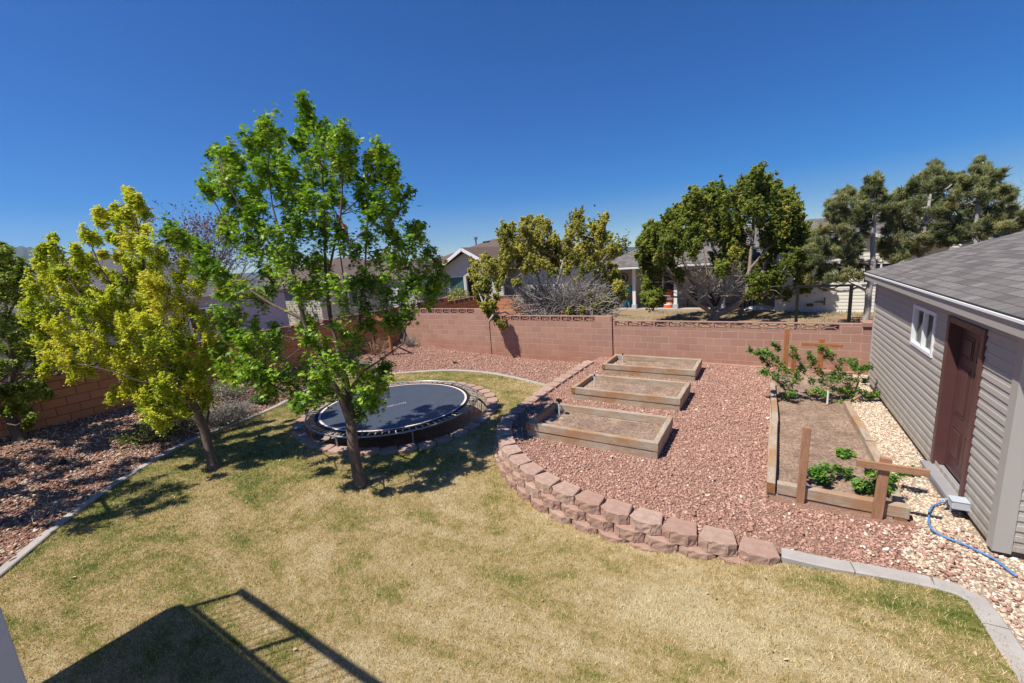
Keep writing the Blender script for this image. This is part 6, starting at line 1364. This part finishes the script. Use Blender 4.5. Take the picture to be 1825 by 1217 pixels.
# --- houses beyond the left wall
h3 = empty('house', (0, 0, 0), 0, 'low house with charcoal hip roof and pale siding beyond the left wall', 'house')
roof_quads(hip(-37, -23.5, 1.5, 13.5, 3.05, 5.55, .4), 'roof', MT['shingG'], h3, .05)
face_siding(12, .3, 3.05, [(1.6, 3.0, 1.2, 2.4), (7.2, 8.8, 1.2, 2.4)], MT['lilac'], h3, -23.5, 1.5, pi / 2, .16)
house_window(h3, -23.48, 3.1, pi / 2, 1.4, 1.2, 2.4, MT['glass'], 1, False); house_window(h3, -23.48, 8.7, pi / 2, 1.6, 1.2, 2.4, MT['glass'], 1, False)
face_siding(13.5, .3, 3.05, [], MT['lilac'], h3, -37, 1.5, 0, .16)
mb = MB(); mb.box(-23.14, -23.08, 1.1, 13.9, 2.92, 3.04); mb.build('fascia', MT['white'], h3)
h4 = empty('house', (0, 0, 0), 0, 'low house with brown roof behind the maple leaves', 'house')
roof_quads(hip(-36, -24, 16.0, 29, 3.0, 4.75, .4), 'roof', MT['shingB'], h4, .05)
face_siding(13, .3, 3.0, [(2, 3.5, 1.2, 2.3), (8, 9.5, 1.2, 2.3)], MT['creamd'], h4, -24, 16, pi / 2, .16); house_window(h4, -23.98, 18, pi / 2, 1.5, 1.2, 2.3, MT['glass'], 1, False); house_window(h4, -23.98, 24, pi / 2, 1.5, 1.2, 2.3, MT['glass'], 1, False)
face_siding(12, .3, 3.0, [], MT['creamd'], h4, -36, 16, 0, .16)
mb = MB(); mb.box(-23.6, -23.55, 15.6, 29.4, 2.86, 2.99); mb.box(-36.4, -23.6, 15.58, 15.63, 2.86, 2.99); mb.build('fascia', MT['white'], h4)
h5 = empty('house', (0, 0, 0), 0, 'pale blue grey outbuilding with low roof right behind the maple crown', 'house')
face_siding(6, .3, 2.9, [], MT['lilac'], h5, -20, 20.5, pi / 2, .16); face_siding(5, .3, 2.9, [(3., 3.9, 1.2, 2.2)], MT['lilac'], h5, -25, 20.5, 0, .16) ; house_window(h5, -22, 20.48, 0, .9, 1.2, 2.2, MT['glass'], 0, False)
roof_quads(hip(-25, -20, 20.5, 26.5, 2.9, 4.1, .3), 'roof', MT['shingB'], h5, .05)
h6 = empty('house', (0, 0, 0), 0, 'house with slate blue roof far behind the pines at the right edge', 'house')
P = dep(1815, 372, 34); roof_quads(hip(P[0] - 1.5, P[0] + 10, P[1] - 3, P[1] + 8, 3.4, P[2] + .9, .4), 'roof', MT['shingG'], h6, .05); face_siding(11, .3, 3.4, [], MT['lilac'], h6, P[0] - 1.3, P[1] - 2.9, 0, .16); face_siding(10.5, .3, 3.4, [], MT['lilac'], h6, P[0] - 1.3, P[1] + 7.8, -pi / 2, .16)
# flag pole
Pb = dep(622, 560, 17.5); Pt = dep(597, 372, 17.5)
fp = empty('flag_pole', (Pb[0], Pb[1], .3), 0, 'dark flag pole in the neighbour yard behind the maple', 'flag pole')
mb = MB(); mb.tube([(0, 0, 0), (0, 0, Pt[2] - .3)], [.035, .022], 8); mb.build('pole', MT['blackmetal'], fp)
fl = empty('flag', (Pb[0], Pb[1], Pt[2] - .1), 0, 'limp red, white and blue flag on the dark pole', 'flag')
def cloth(x0, x1, z0, z1, m_, nm):
    mb = MB(); n = 10; mm = 5
    for i in range(n):
        for j in range(mm): s = x0 + (x1 - x0) * i / (n - 1); t_ = j / (mm - 1); mb.v.append((.04 + s * .55, .07 * sin(s * 13 + 1.5 * t_), z0 + (z1 - z0) * t_ - s * .75))
    for i in range(n - 1):
        for j in range(mm - 1): mb.f.append((i * mm + j, (i + 1) * mm + j, (i + 1) * mm + j + 1, i * mm + j + 1))
    mb.build(nm, m_, fl)
cloth(0, .4, -.45, 0, MT['navy'], 'canton')
for i in range(7): cloth(0 if i > 3 else .4, 1.0, -.065 * 2 * i / 1.0 * .5 - .13 if i <= 3 else -.13 * i * .5 - .13, -.13 * i * .5 if True else 0, MT['red'] if i % 2 == 0 else MT['white'], 'flag_stripe')
# patio and low things in the side yard
o = MB().box(-22, -16.5, 9.5, 16, .25, .34).build('patio', MT['lattice']); tag(o, kind='structure')
tb = empty('garden_bench', (-17.6, 8.6, .3), .2, 'low grey bench just beyond the left wall', 'bench'); MB().box(-.9, .9, -.25, .25, .80, .86).build('seat', MT['lilac'], tb)
for x in (-.8, .8): MB().box(x - .05, x + .05, -.2, .2, 0, .799).build('leg', MT['blackmetal'], tb)
P = dep(228, 602, 16.5); o = MB().box(-.14, .14, -.14, .14, 0, 1.0).build('water_barrel', MT['bluetarp'], None, bevel=.05); o.location = (P[0], P[1], P[2] - .7); tag(o, 'small blue barrel glimpsed through the yellow-green leaves', 'barrel')

# little evergreen and broadleaf trees between the houses far behind
def blob_tree(label, P, w_, h, T, size, m_, seed, per=70, n=22, grp='distant trees beyond the houses'):
    r = np.random.default_rng(seed); D = depth_of((P[0], P[1], 2)); q = []
    c = np.array([P[0], P[1], .3])
    def pj(Q): Q = Q - CAMP; d = Q @ FW; return (W0 / 2 + F_PX * (Q @ RT) / d, H0 / 2 - F_PX * (Q @ UP) / d)
    for i in range(n):
        zz = r.uniform(.25, 1); ww_ = w_ * sqrt(max(.05, 1 - (zz - .45) ** 2 / .36)); a = r.uniform(-1, 1); x, y = pj(c + np.array([rx[0] * a * ww_ / 2, rx[1] * a * ww_ / 2, zz * h])); q.append((x, y, w_ * .20 * F_PX / D))
    grow('background_tree', label, c, [['base']], q, T, per, size, m_, MT['barkd'], D0=D, spread=w_ * .4, rtip=.015, trunk_r=.14, seed=seed, shoots=6, lat=.2, group=grp)
for i, (x, D, w_, h, m_, lb) in enumerate([(700, 46, 4, 4.6, 'leaf_dark', 'small round tree far behind, left of the brown roof'), (520, 48, 6, 5, 'leaf_dark', 'broad dark tree far behind the maple'), (300, 52, 6, 4.8, 'leaf_jun', 'dark tree far behind the yellow-green tree'), (1075, 60, 8, 4.6, 'leaf_pine', 'low dark trees far away in the gap between the two junipers'), (20, 45, 6, 5, 'leaf_dark', 'dark tree far behind at the left edge'), (1600, 45, 9, 6, 'leaf_pine', 'dark pine far behind the pinyon pines')]):
    P = dep(x, 480, D); blob_tree(lb, P, w_, h, TM_SPRIG if 'j' in m_ or 'p' in m_ else TM_OVAL, .35, MT[m_], 80 + i)

# ---- birds
def bird(label, P, s, rz):
    b_ = empty('bird', tuple(P), rz, label, 'bird', None); MB().tube([(-.10 * s, 0, 0), (-.03 * s, 0, .01 * s), (.05 * s, 0, 0), (.10 * s, 0, -.01 * s)], [.012 * s, .032 * s, .03 * s, .008 * s], 7).build('body', MT['bird'], b_, smooth=True)
    for k in (-1, 1):
        mb = MB(); mb.face([(.04 * s, 0, .01 * s), (-.04 * s, 0, .01 * s), (-.05 * s, k * .18 * s, .09 * s), (.01 * s, k * .20 * s, .10 * s)]); mb.face([(.04 * s, 0, .016 * s), (.01 * s, k * .20 * s, .106 * s), (-.05 * s, k * .18 * s, .096 * s), (-.04 * s, 0, .016 * s)]); mb.build('wing', MT['bird'], b_)
bird('tiny bird high in the sky between the two junipers', dep(1060, 367, 24), .7, .4); bird('tiny bird lower in the sky beside the big juniper', dep(1116, 409, 24), .8, 1.9)

# ---- hills
def hills(name, pts, D, m_, seed, depth_=900, amp=.10, step=8):
    """ridge whose crest runs through the given picture points at distance D; slopes fall to the plain on both sides"""
    r = np.random.default_rng(seed); xs = [p[0] for p in pts]; X = np.arange(min(xs), max(xs) + 1, step); Yc = np.interp(X, xs, [p[1] for p in pts]); mb = MB(); m = 14
    for i, x in enumerate(X):
        c = dep(x, Yc[i], D); f = np.array([ray(x, Yc[i])[0], ray(x, Yc[i])[1]]); f /= np.linalg.norm(f); hgt = max(c[2], 5.)
        hgt *= 1 + r.normal(0, .012)
        for j in range(m):
            s = (j / (m - 1) - .5) * 2; prof = (1 - abs(s)) ** 1.15; k = prof * (1 + amp * sin(i * .9 + j * 1.7) * (1 - prof)) + r.uniform(-.02, .02) * (prof < .95) * (prof > .05)
            mb.v.append((c[0] + f[0] * s * depth_, c[1] + f[1] * s * depth_, hgt * max(k, 0) - 2))
    for i in range(len(X) - 1):
        for j in range(m - 1): mb.f.append((i * m + j, (i + 1) * m + j, (i + 1) * m + j + 1, i * m + j + 1))
    o = mb.build(name, m_); o['kind'] = 'structure'; return o
MT['hill'] = soil('wooded_hillside', (.045, .055, .03), (.09, .085, .05), (.03, .04, .025), .004, .02, .6, 5)
hills('hills', [(-300, 520), (-100, 470), (-30, 447), (10, 436), (38, 431), (60, 436), (95, 449), (140, 462), (200, 478), (300, 490), (420, 492)], 3200, MT['hill'], 3, 1200)
hills('hills', [(-900, 560), (300, 493), (500, 482), (640, 472), (720, 468), (860, 455), (1000, 446), (1060, 439), (1085, 437), (1120, 440), (1200, 433), (1400, 415), (1600, 404), (1825, 386), (2500, 340)], 5200, MT['hill'], 4, 1500, .1, 14)

# ==== air ====
mb = MB().box(-6600, 6600, -6600, 6900, -4, 700); hz_o = mb.build('haze', None); hz_o['kind'] = 'stuff'; hz_o['label'] = 'thin blue haze in the far distance'
m_ = bpy.data.materials.new('haze'); m_.use_nodes = True; t_ = m_.node_tree; t_.nodes.remove(t_.nodes['Principled BSDF'])
pv = t_.nodes.new('ShaderNodeVolumePrincipled'); pv.inputs['Color'].default_value = (.52, .74, 1, 1); pv.inputs['Density'].default_value = .00009; pv.inputs['Anisotropy'].default_value = .2
t_.links.new(pv.outputs[0], t_.nodes['Material Output'].inputs['Volume']); hz_o.data.materials.append(m_)
